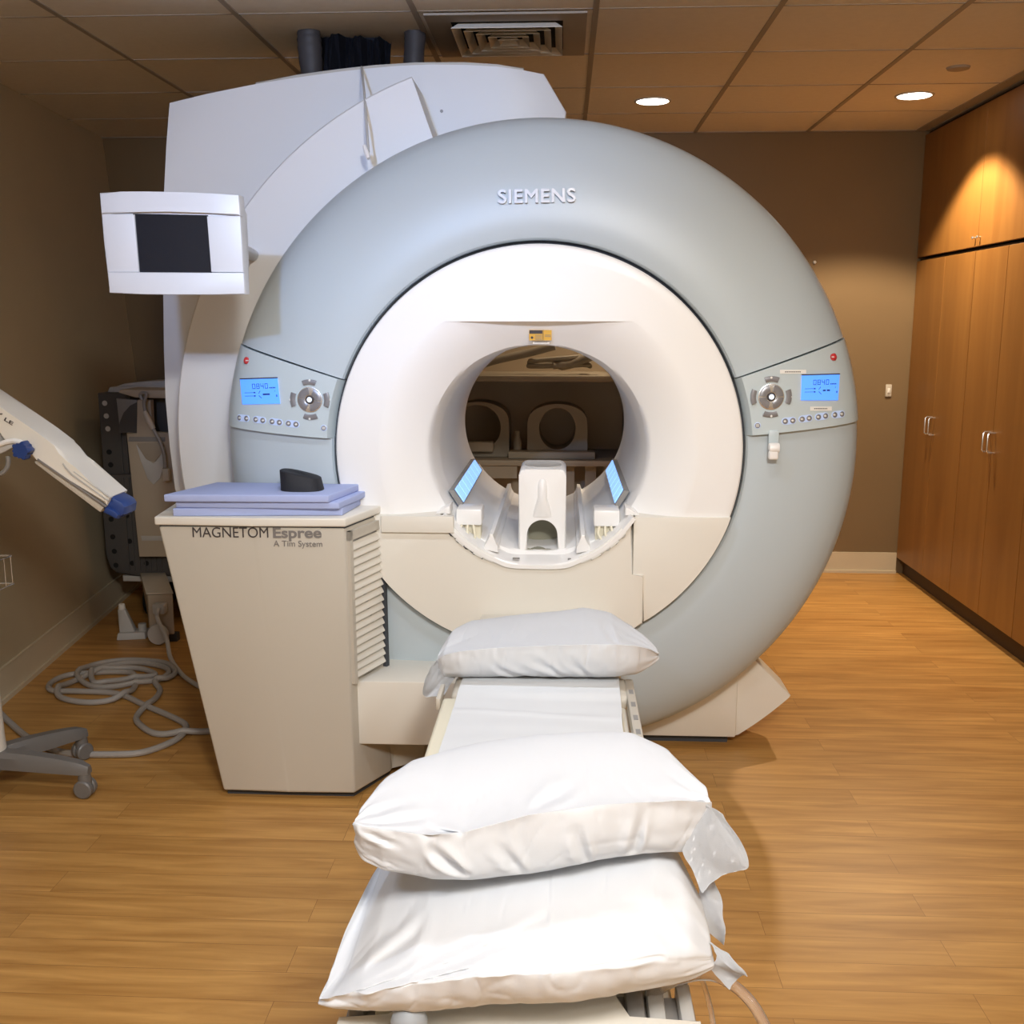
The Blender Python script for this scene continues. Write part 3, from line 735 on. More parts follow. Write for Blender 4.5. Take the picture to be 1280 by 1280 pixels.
for k in range(17):
    z = ZV0+.012+k*(ZV1-ZV0-.016)/17
    bm = B(); A = [side_pt(u, zz, oo) for u, zz, oo in ((.12, z, .012), (.86, z, .012), (.86, z+.020, .001), (.12, z+.020, .001))]
    a_ = [bm.verts.new(p) for p in A]; c_ = [bm.verts.new(p+Vector((0, 0, -.004))) for p in A]
    bm.faces.new(a_); bm.faces.new(c_[::-1])
    for i in range(4): bm.faces.new((a_[i], a_[(i+1) % 4], c_[(i+1) % 4], c_[i]))
    ob('louver', bm, M_CREAM2, vent)
bm = B(); side_box(bm, .04, .11, ZV0-.01, ZV1+.03, -.002, .013); side_box(bm, .04, .97, ZV1, ZV1+.03, -.002, .013); ob('vent_frame', bm, M_CREAM, cabi)
bm = B(); side_box(bm, .885, .955, .40, .955, -.01, .012); ob('rear_seam', bm, M_GAP, cabi)
# text
def on_front(x, y): return atY(x, y, YC-.0012)
ob('logo_lettering', fit_text('MAGNETOM', on_front(241, 671.5), on_front(335.5, 672), .035, bold=-.004, depth=.001), M_TXT, cabi)
ob('logo_lettering', fit_text('Espree', on_front(341.5, 672), on_front(402, 672), .034, bold=.025, depth=.001), M_TXTG, cabi)
ob('logo_lettering', fit_text('A Tim System', on_front(342, 683), on_front(403, 683.5), .0205, bold=0, depth=.001), M_TXTG, cabi)
# arm linking to the table
ob('side_arm', box((-.692, 3.245, .182), (-.25, 3.50, .408), .007), M_CREAM2, cabi)
ob('arm_base', loft([(-.69, 3.26), (-.60, 3.40), (-.50, 3.46), (-.42, 3.60), (-.62, 3.60)], [(-.69, 3.26), (-.58, 3.42), (-.48, 3.48), (-.42, 3.60), (-.62, 3.60)], .03, .17, .004), M_CREAM, cabi)

# foam pads
zt = ZT+.0005
pads = [((-1.262, 3.20), (-.715, 3.24), (-.69, 3.50), (-1.24, 3.53), .026, 'lowest periwinkle blue foam sheet of the stack on the cream cabinet'),
        ((-1.255, 3.21), (-.72, 3.21), (-.675, 3.46), (-1.22, 3.50), .022, 'middle periwinkle blue foam sheet of the stack on the cream cabinet'),
        ((-1.285, 3.19), (-.75, 3.20), (-.70, 3.44), (-1.20, 3.46), .024, 'topmost periwinkle blue foam sheet, under the black wedge')]
for (a_, b_, c_, d_, h_, lab) in pads:
    bm = loft([a_, b_, c_, d_], [a_, b_, c_, d_], zt, zt+h_, .004)
    tag(ob('foam_sheet', bm, M_FOAM), lab, 'foam pad', 'blue foam sheets on the cabinet'); zt += h_+.0005
# black wedge
bm = B(); rows = []
bx, by = -.862, 3.31
for (s, z) in ((1.0, 0), (1.03, .008), (.98, 1), (.93, 1.03), (.6, 1.04), (0.001, 1.04)):
    row = []
    for k in range(32):
        a = 2*PI*k/32; ca, sa = math.cos(a), math.sin(a)
        ex = abs(ca)**.75*(1 if ca > 0 else -1); ey = abs(sa)**.75*(1 if sa > 0 else -1)
        x = bx+.068*s*ex; y = by+.05*s*ey
        if z >= 1: x -= .005
        hz = .070-.55*(x-bx+.068)*.5+.004*math.cos(a)
        row.append(Vector((x, y, zt+max(.0, z*max(.012, hz)))))
    rows.append(row)
grid_surf(bm, rows, True); bmesh.ops.remove_doubles(bm, verts=bm.verts, dist=1e-4)
tag(ob('foam_wedge', bm, M_BLACK, None, 60), 'small black rounded wedge cushion on the blue foam sheets', 'wedge')

# ------------------------------------------------------------------ patient table
ZB = .60
tab = thing('patient_table', 'narrow cream patient table running out from the scanner bore', 'patient table', (-.06, 2.2, 0))
ob('pedestal', box((-.24, 1.55, .0), (.12, 3.3, .50), .02), M_CREAM2, tab)
ob('tabletop', box((-.30, 1.40, .50), (.175, 3.40, .572), .014, 3), M_CREAM2, tab)
bm = box((-.318, 1.44, .565), (.158, 2.60, ZB), .01, 3); ob('pad', bm, M_MATT, tab)
ob('head_crossbar', box((-.30, 2.62, .56), (.185, 2.78, .603), .018, 4), M_CREAM, tab)
ob('head_section', box((-.28, 2.80, .56), (.17, 3.405, .60), .01), M_CREAM2, tab)
rail_pts = (.178, .20)
ob('side_rail', box((.176, 1.55, .57), (.2, 2.76, .604), .004), M_CREAM, tab)
ob('side_rail', box((-.335, 2.58, .57), (-.322, 2.76, .604), .004), M_CREAM, tab)
for k in range(9):
    y = 2.64-k*.092
    ob('rail_slot', box((.183, y, .6035), (.1945, y+.03, .6052)), M_GREY, tab)
# foot end
pf = [(-.318, 1.27), (.205, 1.295), (.205, 1.33), (.10, 1.328), (.075, 1.41), (-.20, 1.375), (-.245, 1.316), (-.318, 1.312)]
ob('foot_plate', prism(pf, .575, .60, axis='Z', bev=.004), M_CREAM2, tab)
ob('foot_body', box((-.318, 1.27, .40), (.205, 1.42, .574), .01), M_GREY, tab)
ob('foot_skirt', box((-.322, 1.24, .3), (.209, 1.30, .595), .012), M_CREAM2, tab)
for (x0, x1, m_) in ((.10, .128, M_GREY), (.132, .158, M_LGREY), (.178, .20, M_LGREY), (-.27, -.245, M_MATT), (-.31, -.285, M_GREY)):
    ob('clamp', box((x0, 1.335, .55), (x1, 1.43, .592), .006), m_, tab)
bm = lathe([(0, .03), (.012, .0285), (.022, .02), (.026, .008), (.024, -.006), (.014, -.018), (.010, -.03)], (-.208, 1.268, .622), 'Z', 28)
ob('release_knob', bm, M_KNOB, tab)
# clear tubing
bm = tube(catmull([(.135, 1.40, .585), (.18, 1.40, .615), (.235, 1.395, .625), (.285, 1.37, .60), (.315, 1.34, .54), (.33, 1.32, .44), (.335, 1.31, .3), (.33, 1.3, .15), (.31, 1.33, .03)], 8), .0085, 12)
tag(ob('clear_tube', bm, M_CLEAR), 'thick clear plastic tube looping off the right foot end of the table', 'tube')
bm = tube(catmull([(.21, 1.46, .60), (.225, 1.43, .58), (.235, 1.39, .53), (.23, 1.34, .44), (.225, 1.32, .3), (.22, 1.30, .1)], 8), .004, 10)
tag(ob('thin_tube', bm, M_CLEAR), 'thin clear plastic line beside the thicker clear tube at table foot', 'tube')
# sheet
bm = B(); rows = []
NYS, NXS = 110, 40
for j in range(NYS+1):
    Y = 2.765-(2.765-1.45)*j/NYS; row = []
    t_ = j/NYS; xl = -.276+(-.012)*min(1, t_*1.4); xr_ = .160-.018*min(1, t_*1.4)
    for i in range(NXS+1):
        u = i/NXS; x = xl+(xr_-xl)*u
        z = ZB+.0075 + (.004 if Y > 2.62 else .004*max(0, 1-(2.62-Y)/.05))
        z += .0016*noise.noise(Vector((x*4, Y*22, 0))) + .0016*noise.noise(Vector((x*14, Y*9, 5)))
        for (yc, a_) in ((2.47, .004), (2.705, .0035), (2.20, .003)):
            z += a_*math.exp(-((Y-yc-.02*math.sin(x*6+yc*9))/.007)**2)*(.5+.5*math.cos((u-.4)*3))
        yy = Y+(.012*math.sin(u*5+.3)-.01*u if j == 0 else 0)
        row.append(Vector((x+.003*noise.noise(Vector((Y*6, u*2, 3))), yy, z)))
    rows.append(row)
rows = [[Vector((r_[0].x-.001, r_[0].y, r_[0].z-.006))]+r_+[Vector((r_[-1].x+.001, r_[-1].y, r_[-1].z-.006))] for r_ in rows]
rows = [[p+Vector((0, .001, -.006)) for p in rows[0]]]+rows
grid_surf(bm, rows)
tag(ob('bed_sheet', bm, M_SHEET, None, 80), 'flat white sheet laid along the cream patient table', 'sheet')

#PILLOWS_BEGIN
def interp(tab, u):
    for (u0, *a_), (u1, *b_) in zip(tab, tab[1:]):
        if u <= u1:
            f = (u-u0)/(u1-u0) if u1 > u0 else 0; f = f*f*(3-2*f)*.5+f*.5
            return [p+(q-p)*f for p, q in zip(a_, b_)]
    return list(tab[-1][1:])
def gauss(d, w): return math.exp(-(d/w)**2)
def cushion(label, sections, creases, seed, flaps=(), NUc=170, NPc=90, amp=1.4):
    """sections: rows of (u, x, seamY, seamZ, topY, topZ, backY, backZ, bottomY, bottomZ) from the left end to the right end.
    The outline of every section runs seam > top > back > bottom > seam."""
    bm = B(); rows = []
    sm = []
    for i in range(NUc+1):
        u = i/NUc; sm.append(interp(sections, u))
    for _ in range(5):
        sm = [sm[0]]+[[(a_+2*b_+c_)/4 for a_, b_, c_ in zip(sm[i-1], sm[i], sm[i+1])] for i in range(1, NUc)]+[sm[-1]]
    for i in range(NUc+1):
        u = i/NUc; x, sy, sz, ty, tz, by_, bz, oy, oz = sm[i]
        P4 = [Vector((sy, sz)), Vector((ty, tz)), Vector((by_, bz)), Vector((oy, oz))]
        row = []
        for k in range(NPc):
            q = 4*k/NPc; j = int(q); f = q-j; a_ = P4[j]; c_ = P4[(j+1) % 4]; t = f*PI/2
            # quarter of a rounded section; horizontal at top and bottom, steep at the two rims
            ex = .92
            if j in (0, 2): y = a_.x+(c_.x-a_.x)*(1-math.cos(t)**ex); z = a_.y+(c_.y-a_.y)*math.sin(t)**ex
            else: y = a_.x+(c_.x-a_.x)*math.sin(t)**ex; z = a_.y+(c_.y-a_.y)*(1-math.cos(t)**ex)
            cen = Vector(((ty+oy)/2, (tz+oz)/2)); d = Vector((y, z))-cen; ln = max(d.length, 1e-4); d = d/ln
            ph = k/NPc
            seamd = min(ph, 1-ph, abs(ph-.5)); endd = min(u, 1-u)
            w = 0
            n1 = noise.noise(Vector((u*26+seed, seamd*7, seed))); w += .0042*n1*math.exp(-seamd/.10)
            n2 = noise.noise(Vector((u*5+seed, ph*22, 3+seed))); w += .0055*n2*math.exp(-endd/.14)
            w += .0045*noise.noise(Vector((u*4.2, ph*4.5+seed, 1)))+.0009*noise.noise(Vector((u*16+ph*22, ph*10-u*6+seed, 2)))
            rg = abs(noise.noise(Vector((u*5+ph*4+seed*2, ph*9-u*5, 7)))); w -= .0016*math.exp(-rg/.03)
            for (u0, p0, u1, p1, dep, wd) in creases:
                dx, dy = (u1-u0), (p1-p0)*1.2; px_, py_ = u-u0, (ph-p0)*1.2
                if p0 > 1.5: pass
                tt = max(0, min(1, (px_*dx+py_*dy)/(dx*dx+dy*dy))); dd = math.hypot(px_-tt*dx, py_-tt*dy)
                s_ = (px_*dy-py_*dx)
                w += dep*(-gauss(dd, wd)+.75*gauss(dd-wd*1.7, wd))*math.sin(PI*min(1, max(0, tt*.86+.07)))
            w *= amp*min(1, ln/.03)
            w += .0018*gauss(min(ph, 1-ph), .006)
            row.append(Vector((x+.006*noise.noise(Vector((ph*9, u*3, seed)))*(1 if endd < .06 else 0), y+d.x*w, z+d.y*w)))
        rows.append(row)
    vs = grid_surf(bm, rows, True)
    for r_ in (rows[0], rows[-1]):
        pass
    bm.faces.new(vs[0]); bm.faces.new(vs[-1][::-1])
    for (edge, out, nn) in flaps:
        # single cloth flap: a surface from one polyline to another with soft folds
        E_ = catmull(edge, 6); O_ = catmull(out, 6); L_ = min(len(E_), len(O_)); g_ = []
        for j in range(nn+1):
            f = j/nn; g_.append([E_[k].lerp(O_[k], f)+Vector((.004*noise.noise(Vector((k*.5, f*2, seed))), .010*math.sin(f*2.2+k*.45)*f, .004*noise.noise(Vector((k*.4, f*3, seed+4))))) for k in range(L_)])
        t = B(); grid_surf(t, g_); bmesh.ops.solidify(t, geom=t.faces[:], thickness=.0025); join(bm, t)
    o = ob('pillow', bm, M_PILW, None, 62)
    md = o.modifiers.new('smooth', 'SUBSURF'); md.levels = 0; md.render_levels = 1
    return tag(o, label, 'pillow', 'white pillows on the patient table')
def sect(u, seam, ys, top, yt, bot, yo, yb, zb=None):
    """one section from measured outline points (x pixel, y pixel) at depths ys, yt, yo"""
    S_ = atY(*seam, ys); T_ = atY(*top, yt); O_ = atY(*bot, yo)
    zb = zb if zb is not None else (T_.z+O_.z)/2
    return (u, S_.x, ys, S_.z, yt, T_.z, yb, zb, yo, O_.z)
# far pillow, by the bore
A = [sect(0, (546, 826), 2.70, (553, 818), 2.74, (548, 838), 2.72, 2.84, .645),
     sect(.05, (553, 819), 2.67, (560, 800), 2.82, (562, 842), 2.76, 3.02),
     sect(.13, (572, 814), 2.655, (580, 787), 2.92, (582, 842), 2.76, 3.10),
     sect(.32, (620, 809), 2.65, (628, 781), 2.95, (632, 842), 2.77, 3.13),
     sect(.55, (695, 806), 2.65, (695, 772), 2.97, (695, 842), 2.77, 3.14),
     sect(.70, (733, 805), 2.65, (733, 767), 2.99, (733, 842), 2.77, 3.15),
     sect(.84, (772, 805), 2.65, (768, 773), 2.97, (768, 842), 2.76, 3.12),
     sect(.93, (798, 807), 2.66, (794, 790), 2.88, (794, 840), 2.75, 3.02),
     sect(.98, (815, 812), 2.69, (811, 803), 2.80, (811, 830), 2.74, 2.90),
     sect(1, (824, 818), 2.72, (822, 815), 2.75, (822, 821), 2.74, 2.80)]
fl = [(tuple(atY(547, 822, 2.70)), tuple(atY(549, 836, 2.70)), tuple(atY(556, 843, 2.71)), tuple(atY(570, 845, 2.73))),
      (tuple(atY(536, 838, 2.66)), tuple(atY(529, 860, 2.645)), tuple(atY(533, 873, 2.64)), tuple(atY(556, 868, 2.66)))]
cushion('white pillow at the far end of the table, nearest the scanner bore', A, [(.30, .93, .45, .80, .006, .02), (.45, .95, .62, .82, .006, .018), (.62, .94, .74, .82, .005, .018), (.85, .02, .80, .2, .006, .02)], 3.1, [(fl[0], fl[1], 10)])
# lower pillow of the pair
A = [sect(0, (399, 1248), 1.275, (405, 1236), 1.30, (404, 1254), 1.285, 1.42, .66),
     sect(.04, (410, 1246), 1.262, (416, 1195), 1.38, (420, 1257), 1.285, 1.60, .665),
     sect(.12, (447, 1241), 1.250, (443, 1130), 1.46, (457, 1257), 1.29, 1.74, .675),
     sect(.26, (512, 1232), 1.238, (510, 1095), 1.50, (517, 1251), 1.30, 1.78, .69),
     sect(.45, (598, 1220), 1.235, (598, 1082), 1.52, (600, 1242), 1.31, 1.80, .69),
     sect(.65, (690, 1216), 1.245, (690, 1072), 1.53, (690, 1238), 1.32, 1.81, .69),
     sect(.80, (768, 1210), 1.262, (765, 1068), 1.53, (766, 1233), 1.33, 1.80, .69),
     sect(.91, (832, 1203), 1.29, (820, 1074), 1.51, (828, 1224), 1.345, 1.76, .68),
     sect(.965, (868, 1201), 1.318, (858, 1100), 1.47, (862, 1214), 1.355, 1.68, .67),
     sect(1, (893, 1198), 1.35, (889, 1160), 1.41, (890, 1204), 1.36, 1.52, .665)]
f1 = ((tuple(atY(886, 1178, 1.37)), tuple(atY(893, 1190, 1.355)), tuple(atY(892, 1200, 1.35)), tuple(atY(884, 1209, 1.35))),
      (tuple(atY(912, 1196, 1.35)), tuple(atY(933, 1214, 1.34)), tuple(atY(929, 1226, 1.34)), tuple(atY(910, 1234, 1.345))), 10)
f2 = ((tuple(atY(868, 1150, 1.47)), tuple(atY(872, 1120, 1.50)), tuple(atY(870, 1095, 1.54)), tuple(atY(868, 1075, 1.60))),
      (tuple(atY(906, 1186, 1.43)), tuple(atY(905, 1150, 1.46)), tuple(atY(898, 1115, 1.50)), tuple(atY(886, 1090, 1.56))), 10)
cushion('lower white pillow of the two stacked at the table foot, partly covered', A, [(.10, -.0, .34, .10, .007, .013), (.22, .035, .62, .155, .010, .011), (.40, .10, .68, .13, .005, .009), (.60, .105, .72, .105, .005, .01), (.12, .10, .26, .17, .008, .02), (.70, .02, .9, .03, .005, .01), (.86, .16, .95, .05, .008, .02), (.30, .03, .46, .07, .006, .01)], 8.4, [f1, f2])
# upper pillow of the pair
A = [sect(0, (441, 1030), 1.42, (441, 1022), 1.44, (443, 1052), 1.44, 1.52, .80),
     sect(.035, (449, 1031), 1.405, (449, 1004), 1.49, (454, 1070), 1.43, 1.62),
     sect(.11, (478, 1036), 1.395, (480, 987), 1.55, (484, 1086), 1.42, 1.72),
     sect(.22, (532, 1042), 1.39, (530, 976), 1.60, (539, 1096), 1.43, 1.80),
     sect(.32, (578, 1040), 1.395, (578, 969), 1.62, (582, 1096), 1.44, 1.84),
     sect(.50, (662, 1017), 1.41, (662, 960), 1.65, (662, 1087), 1.46, 1.87),
     sect(.68, (746, 1005), 1.43, (742, 956), 1.67, (746, 1071), 1.48, 1.88),
     sect(.83, (812, 1001), 1.455, (803, 959), 1.66, (808, 1062), 1.50, 1.87),
     sect(.93, (858, 1000), 1.48, (842, 972), 1.62, (846, 1060), 1.52, 1.80),
     sect(1, (890, 1003), 1.51, (884, 997), 1.54, (872, 1040), 1.53, 1.64)]
f1 = ((tuple(atY(866, 1000, 1.50)), tuple(atY(884, 1004, 1.505)), tuple(atY(868, 1035, 1.50)), tuple(atY(852, 1062, 1.49))),
      (tuple(atY(905, 1020, 1.52)), tuple(atY(936, 1076, 1.47)), tuple(atY(905, 1098, 1.46)), tuple(atY(877, 1114, 1.46))), 14)
cushion('upper white pillow of the two stacked at the table foot, fully visible', A, [(.22, .10, .32, .0, .012, .02), (.24, .96, .33, .86, .010, .015), (.05, .98, .15, .96, .006, .012), (.12, .02, .26, .0, .005, .012), (.42, .94, .47, .83, .005, .014), (.62, .95, .65, .82, .005, .014), (.80, .96, .78, .82, .006, .014), (.50, .12, .62, .2, .004, .02), (.06, .1, .2, .14, .006, .02)], 14.2, [f1])
#PILLOWS_END

# ------------------------------------------------------------------ head coil in the bore
hc = thing('head_coil', 'white plastic head coil with arched opening standing in the bore', 'head coil', (-.075, 3.66, .79))
hx, w2 = -.073, .083
def arch(w, z0, z1, n_=12):
    r = min(w, .055); pts = [(hx-w, z0)]
    for k in range(n_+1): a = PI-PI/2*k/n_; pts.append((hx-w+r+r*math.cos(a), z1-r+r*math.sin(a)))
    for k in range(n_+1): a = PI/2-PI/2*k/n_; pts.append((hx+w-r+r*math.cos(a), z1-r+r*math.sin(a)))
    pts.append((hx+w, z0)); return pts
zb, zt_ = .785, 1.085
inner = arch(.054, zb, .905)
outp = [(hx-w2-.002, zb)]
for k in range(9): a = PI-PI/2*k/8; outp.append((hx-w2+.022+.022*math.cos(a), zt_-.022+.022*math.sin(a)))
for k in range(9): a = PI/2-PI/2*k/8; outp.append((hx+w2-.022+.022*math.cos(a), zt_-.022+.022*math.sin(a)))
outp += [(hx+w2+.002, zb)] + inner[::-1]
ob('shell', prism(outp, 3.55, 3.80, bev=.007), M_WHITE, hc)
ob('interior_pad', box((hx-.06, 3.72, zb+.01), (hx+.06, 3.79, .915)), M_GREEN, hc)
ob('floor_pad', box((hx-.052, 3.56, zb), (hx+.052, 3.72, zb+.012)), M_GREEN, hc)
bm = B(); rows = []
for (z, w, d) in ((.915, .036, .004), (.95, .027, .020), (.985, .017, .022), (1.02, .0165, .020), (1.04, .0145, .014), (1.050, .009, .004)):
    rows.append([Vector((hx+w*math.cos(PI*k/10), 3.552-d*math.sin(PI*k/10), z)) for k in range(11)])
grid_surf(bm, rows); ob('nose_ridge', bm, M_WHITE, hc, 60)
bm = lathe([(0, 0), (.06, 0), (.066, .003), (.066, -.003)], (hx, 3.67, zt_+.0003), 'Z', 32)
for v in bm.verts: v.co.y = 3.67+(v.co.y-3.67)*1.25
ob('top_recess', bm, M_LGREY, hc)

# ------------------------------------------------------------------ shelving seen through the bore
sh = thing('storage_shelf', 'brown shelving unit behind the scanner, seen through the bore', 'shelf', (-.1, 5.75, 0))
for (z, nm) in ((1.285, 'shelf_board'), (.835, 'shelf_board'), (.30, 'shelf_board')):
    ob(nm, box((-1.0, 5.45, z), (.36, 6.0, z+.03), .002), M_SHELF, sh)
for x in (-1.02, .34): ob('side_panel', box((x, 5.44, 0), (x+.03, 6.0, 1.95), .002), M_SHELF, sh)
ob('back_panel', box((-1.0, 5.985, .02), (.35, 6.0, 1.94)), M_DARKW, sh)
for x in (-.0, .12, .22): ob('lower_divider', box((x, 5.62, .33), (x+.06, 5.66, .83)), M_SHELF, sh)
ob('shelf_apron', box((-.99, 5.47, .765), (-.25, 5.49, .832)), M_SHELF, sh)
def arch_coil(x, z, w, h, d, hole, lab, Y=5.6):
    t = thing('receiver_coil', lab, 'coil', (x, Y, z)); n_ = 24
    outer = [(x-w, z)]
    for k in range(n_+1): a = PI-PI*k/n_; outer.append((x+w*math.cos(a)*(1 if abs(math.cos(a)) > .999 else 1), z+h-w*.75+w*.75*max(0, math.sin(a))**.7))
    outer.append((x+w, z))
    hw, hh, hz = hole; ring_i = [(x+hw*math.cos(2*PI*k/40), z+hz+hh*math.sin(2*PI*k/40)) for k in range(40)]
    # ring-shaped face built by walking outer and inner outlines together
    o2 = []
    for k in range(40):
        a = 2*PI*k/40; dx, dz_ = math.cos(a), math.sin(a); best = 9
        cx_, cz_ = x, z+hz
        for i in range(len(outer)):
            p, q = Vector(outer[i]), Vector(outer[(i+1) % len(outer)]); e = q-p; den = dx*e.y-dz_*e.x
            if abs(den) < 1e-9: continue
            tt = ((p.x-cx_)*e.y-(p.y-cz_)*e.x)/den; ss = ((p.x-cx_)*dz_-(p.y-cz_)*dx)/den
            if tt > 0 and -1e-6 <= ss <= 1+1e-6: best = min(best, tt)
        o2.append((cx_+dx*best, cz_+dz_*best))
    bm = B(); rows = []
    for k in range(41):
        i = k % 40; rows.append([Vector((ring_i[i][0], Y, ring_i[i][1])), Vector((o2[i][0], Y, o2[i][1])), Vector((o2[i][0], Y+d, o2[i][1])), Vector((ring_i[i][0], Y+d, ring_i[i][1])), Vector((ring_i[i][0], Y, ring_i[i][1]))])
    grid_surf(bm, rows); bmesh.ops.remove_doubles(bm, verts=bm.verts, dist=1e-6)
    ob('ring_body', bm, M_COILD, t)
    return t
t = arch_coil(-.035, .866, .165, .29, .22, (.10, .115, .155), 'arched coil with round opening on the middle shelf behind the bore')
ob('base_plate', box((-.30, 5.50, .866), (.17, 5.6, .905), .006), M_COILD, t)
t = arch_coil(-.47, .866, .17, .30, .22, (.125, .125, .16), 'arched coil half hidden by the left bore edge')
ob('table_pad', box((-.60, 5.52, .90), (-.38, 5.6, .955), .01), M_COILD, t)
t = ob('bottle', lathe([(0, 0), (.022, 0), (.024, .01), (.024, .08), (.012, .11), (.012, .14), (0, .14)], (-.255, 5.62, .8655), 'Z', 16), M_COILD); tag(t, 'small upright bottle on shelf between the two arched coils', 'bottle')
bm = tube(catmull([(-.52, 5.62, 1.345), (-.38, 5.62, 1.39), (-.2, 5.62, 1.43), (-.05, 5.6, 1.47)], 6), .022, 12); tag(ob('padded_tube', bm, M_COILD), 'long pale padded tube lying slanted on the upper shelf behind the bore', 'tube')
bm = B(); P_ = []
for k in range(70): a = k/70*2*PI*2.6; P_.append((-.03+(.17-.012*k/70)*math.cos(a), 5.66+.10*math.sin(a), 1.338+.0009*k+.012*math.sin(a*.7)+.02*(.5+.5*math.cos(a))))
add_tube(bm, P_, .013, 8); tag(ob('coiled_hose', bm, M_COILD), 'coiled beige cable on the upper shelf behind the bore', 'cable')
tag(ob('rolled_pad', tube(catmull([(-.06, 5.56, 1.365), (.02, 5.58, 1.375), (.12, 5.6, 1.41), (.20, 5.6, 1.44)], 5), [.02]*3+[.03]*10+[.022]*3, 12), M_COILD), 'rolled beige pad on top of coiled cable behind the bore', 'pad')

# ------------------------------------------------------------------ coil cart in the left back corner
YK = 5.3
cart = thing('coil_cart', 'dark grey perforated wheeled cart in the left back corner', 'cart', (-2.17, 5.5, 0))
bm = prism([(-2.47, .79), (-2.47, 1.225), (-1.86, 1.225), (-1.86, .79)], YK+.03, YK+.42, bev=.01); ob('upper_frame', bm, M_DGREY, cart)
bm = prism([(-2.475, .35), (-2.478, .795), (-1.85, .795), (-1.85, .24), (-2.30, .24), (-2.42, .252), (-2.455, .28)], YK, YK+.45, bev=.012); ob('lower_frame', bm, M_DGREY, cart)
def holes(px, par, Y, r=.014):
    for (x, y, d) in px:
        p = atY(x, y, Y); ob('frame_hole', lathe([(0, -.002), (r, -.002), (r, .001)], p, 'Y', 16), M_LGREY if d else M_HOLE, par)
holes([(131, 504, 1), (133, 520, 1), (135, 536, 1), (136.5, 565, 0), (138.5, 581, 0), (140, 596, 0)], cart, YK+.03)
holes([(134.5, 613, 0), (155, 616.5, 0), (158.5, 644.5, 0), (139, 649, 0), (141, 671, 0), (162, 676.5, 0), (143, 689, 0), (145, 706.5, 0), (165.5, 704, 0), (183, 704, 0)], cart, YK)
bm = B()
for k in range(7):
    x = -2.36+k*.03; add_box(bm, (x, YK+.022, .80), (x+.006, YK+.033, 1.2)); add_box(bm, (x+.01, YK-.006, .27), (x+.016, YK+.003, .78))
ob('rib', bm, M_DGREY, cart)
ob('bumper', prism([(-2.40, .20), (-2.40, .235), (-1.85, .235), (-1.85, .20)], YK+.02, YK+.4, bev=.01), M_LGREY, cart)
for (x, y) in ((-2.27, YK+.08), (-1.95, YK+.08), (-2.27, YK+.38), (-1.95, YK+.38)):
    c_ = ob('caster', lathe([(0, -.02), (.075, -.02), (.085, -.012), (.085, .012), (.075, .02), (0, .02)], (x, y, .086), 'X', 24), M_HOLE, cart)
    ob('caster_fork', box((x-.035, y-.03, .10), (x+.035, y+.03, .205), .006), M_DUCT, cart)
ob('backboard', box((-2.52, YK+.46, .2), (-1.85, YK+.52, 1.20), .01), M_HOLE, cart)
# beige coil board leaning in front
bd = thing('spine_coil', 'long beige coil board with handle slots leaning on the dark cart', 'coil', (-2.12, 5.2, .37))
def qp(px, Y0, d, bev=.004):
    P_ = [atY(x, y, Y0) for x, y in px]; return prism([(p.x, p.z) for p in P_], Y0, Y0+d, bev=bev)
ob('board', qp([(158, 541), (172, 543), (171, 500), (189, 500), (190, 541), (222, 541), (224, 696), (174, 696)], 5.22, .035), M_BEIGE, bd)
ob('handle_slot', qp([(161, 546), (206, 546), (206, 552), (160, 552)], 5.215, .006, .002), M_GREY, bd)
ob('handle_slot', qp([(176, 670), (206, 670), (206, 676), (177, 676)], 5.215, .006, .002), M_LGREY, bd)
ob('contour_recess', qp([(170, 556), (176, 576), (184, 598), (192, 606), (200, 598), (206, 576), (206, 556), (200, 572), (192, 580), (182, 574), (174, 560)], 5.213, .008, .002), M_LGREY, bd)
ob('contour_recess', qp([(171, 554), (205, 554), (202, 566), (194, 577), (184, 576), (176, 567)], 5.214, .007, .002), M_BEIGD, bd)
t = thing('top_coil', 'pale beige coil plate lying across the top of the dark cart', 'coil', tuple(atY(185, 496, 5.25)))
ob('plate', qp([(148, 491), (170, 497), (207, 498), (224, 494), (224, 488), (150, 487)], 5.2, .3, .004), M_BEIGE, t)
ob('side_shell', qp([(145, 498), (172, 500), (172, 541), (150, 541)], 5.26, .03, .004), M_GREY, t)
bm = B(); P_ = [atY(x, y, 5.255) for x, y in [(149, 541), (150, 528), (155, 516), (163, 507), (173, 502), (173, 541)]]; add_prism(bm, [(p.x, p.z) for p in P_], 5.25, 5.262); ob('curved_inset', bm, M_DGREY, t)
for (px, Y, m_, lab) in (([(134, 491), (207, 489), (224, 487), (224, 482), (137, 484)], 5.42, M_LGREY, 'flat grey pad on the top of the dark cart, under the curved one'),
                        ([(146, 483), (155, 479.5), (180, 477), (207, 476), (224, 476), (224, 482), (146, 484)], 5.45, M_LGREY, 'thin curved grey pad, topmost on the dark cart')):
    tag(ob('flat_pad', qp(px, Y, .2, .003), m_), lab, 'pad')
cb = thing('coil_cable', 'grey coil cable with pale strain relief hanging in front of the beige board', 'cable', tuple(atY(190, 540, 5.18)))
P_ = [atY(x, y, 5.17) for x, y in [(178, 500), (175.5, 494), (178, 491), (183, 493), (180, 505), (184, 520), (192, 537), (200, 552), (205, 568), (206.5, 585)]]
ob('wire', tube(catmull(P_, 5), .009, 10), M_GREY, cb)
ob('strain_relief', tube([atY(180.5, 514, 5.168), atY(186, 526, 5.168), atY(191.5, 536, 5.168)], [.012, .017, .013], 12), M_CREAM, cb)
ob('connector', qp([(202, 586), (210, 586), (211, 601), (204, 602)], 5.155, .03, .004), M_CREAM, cb)
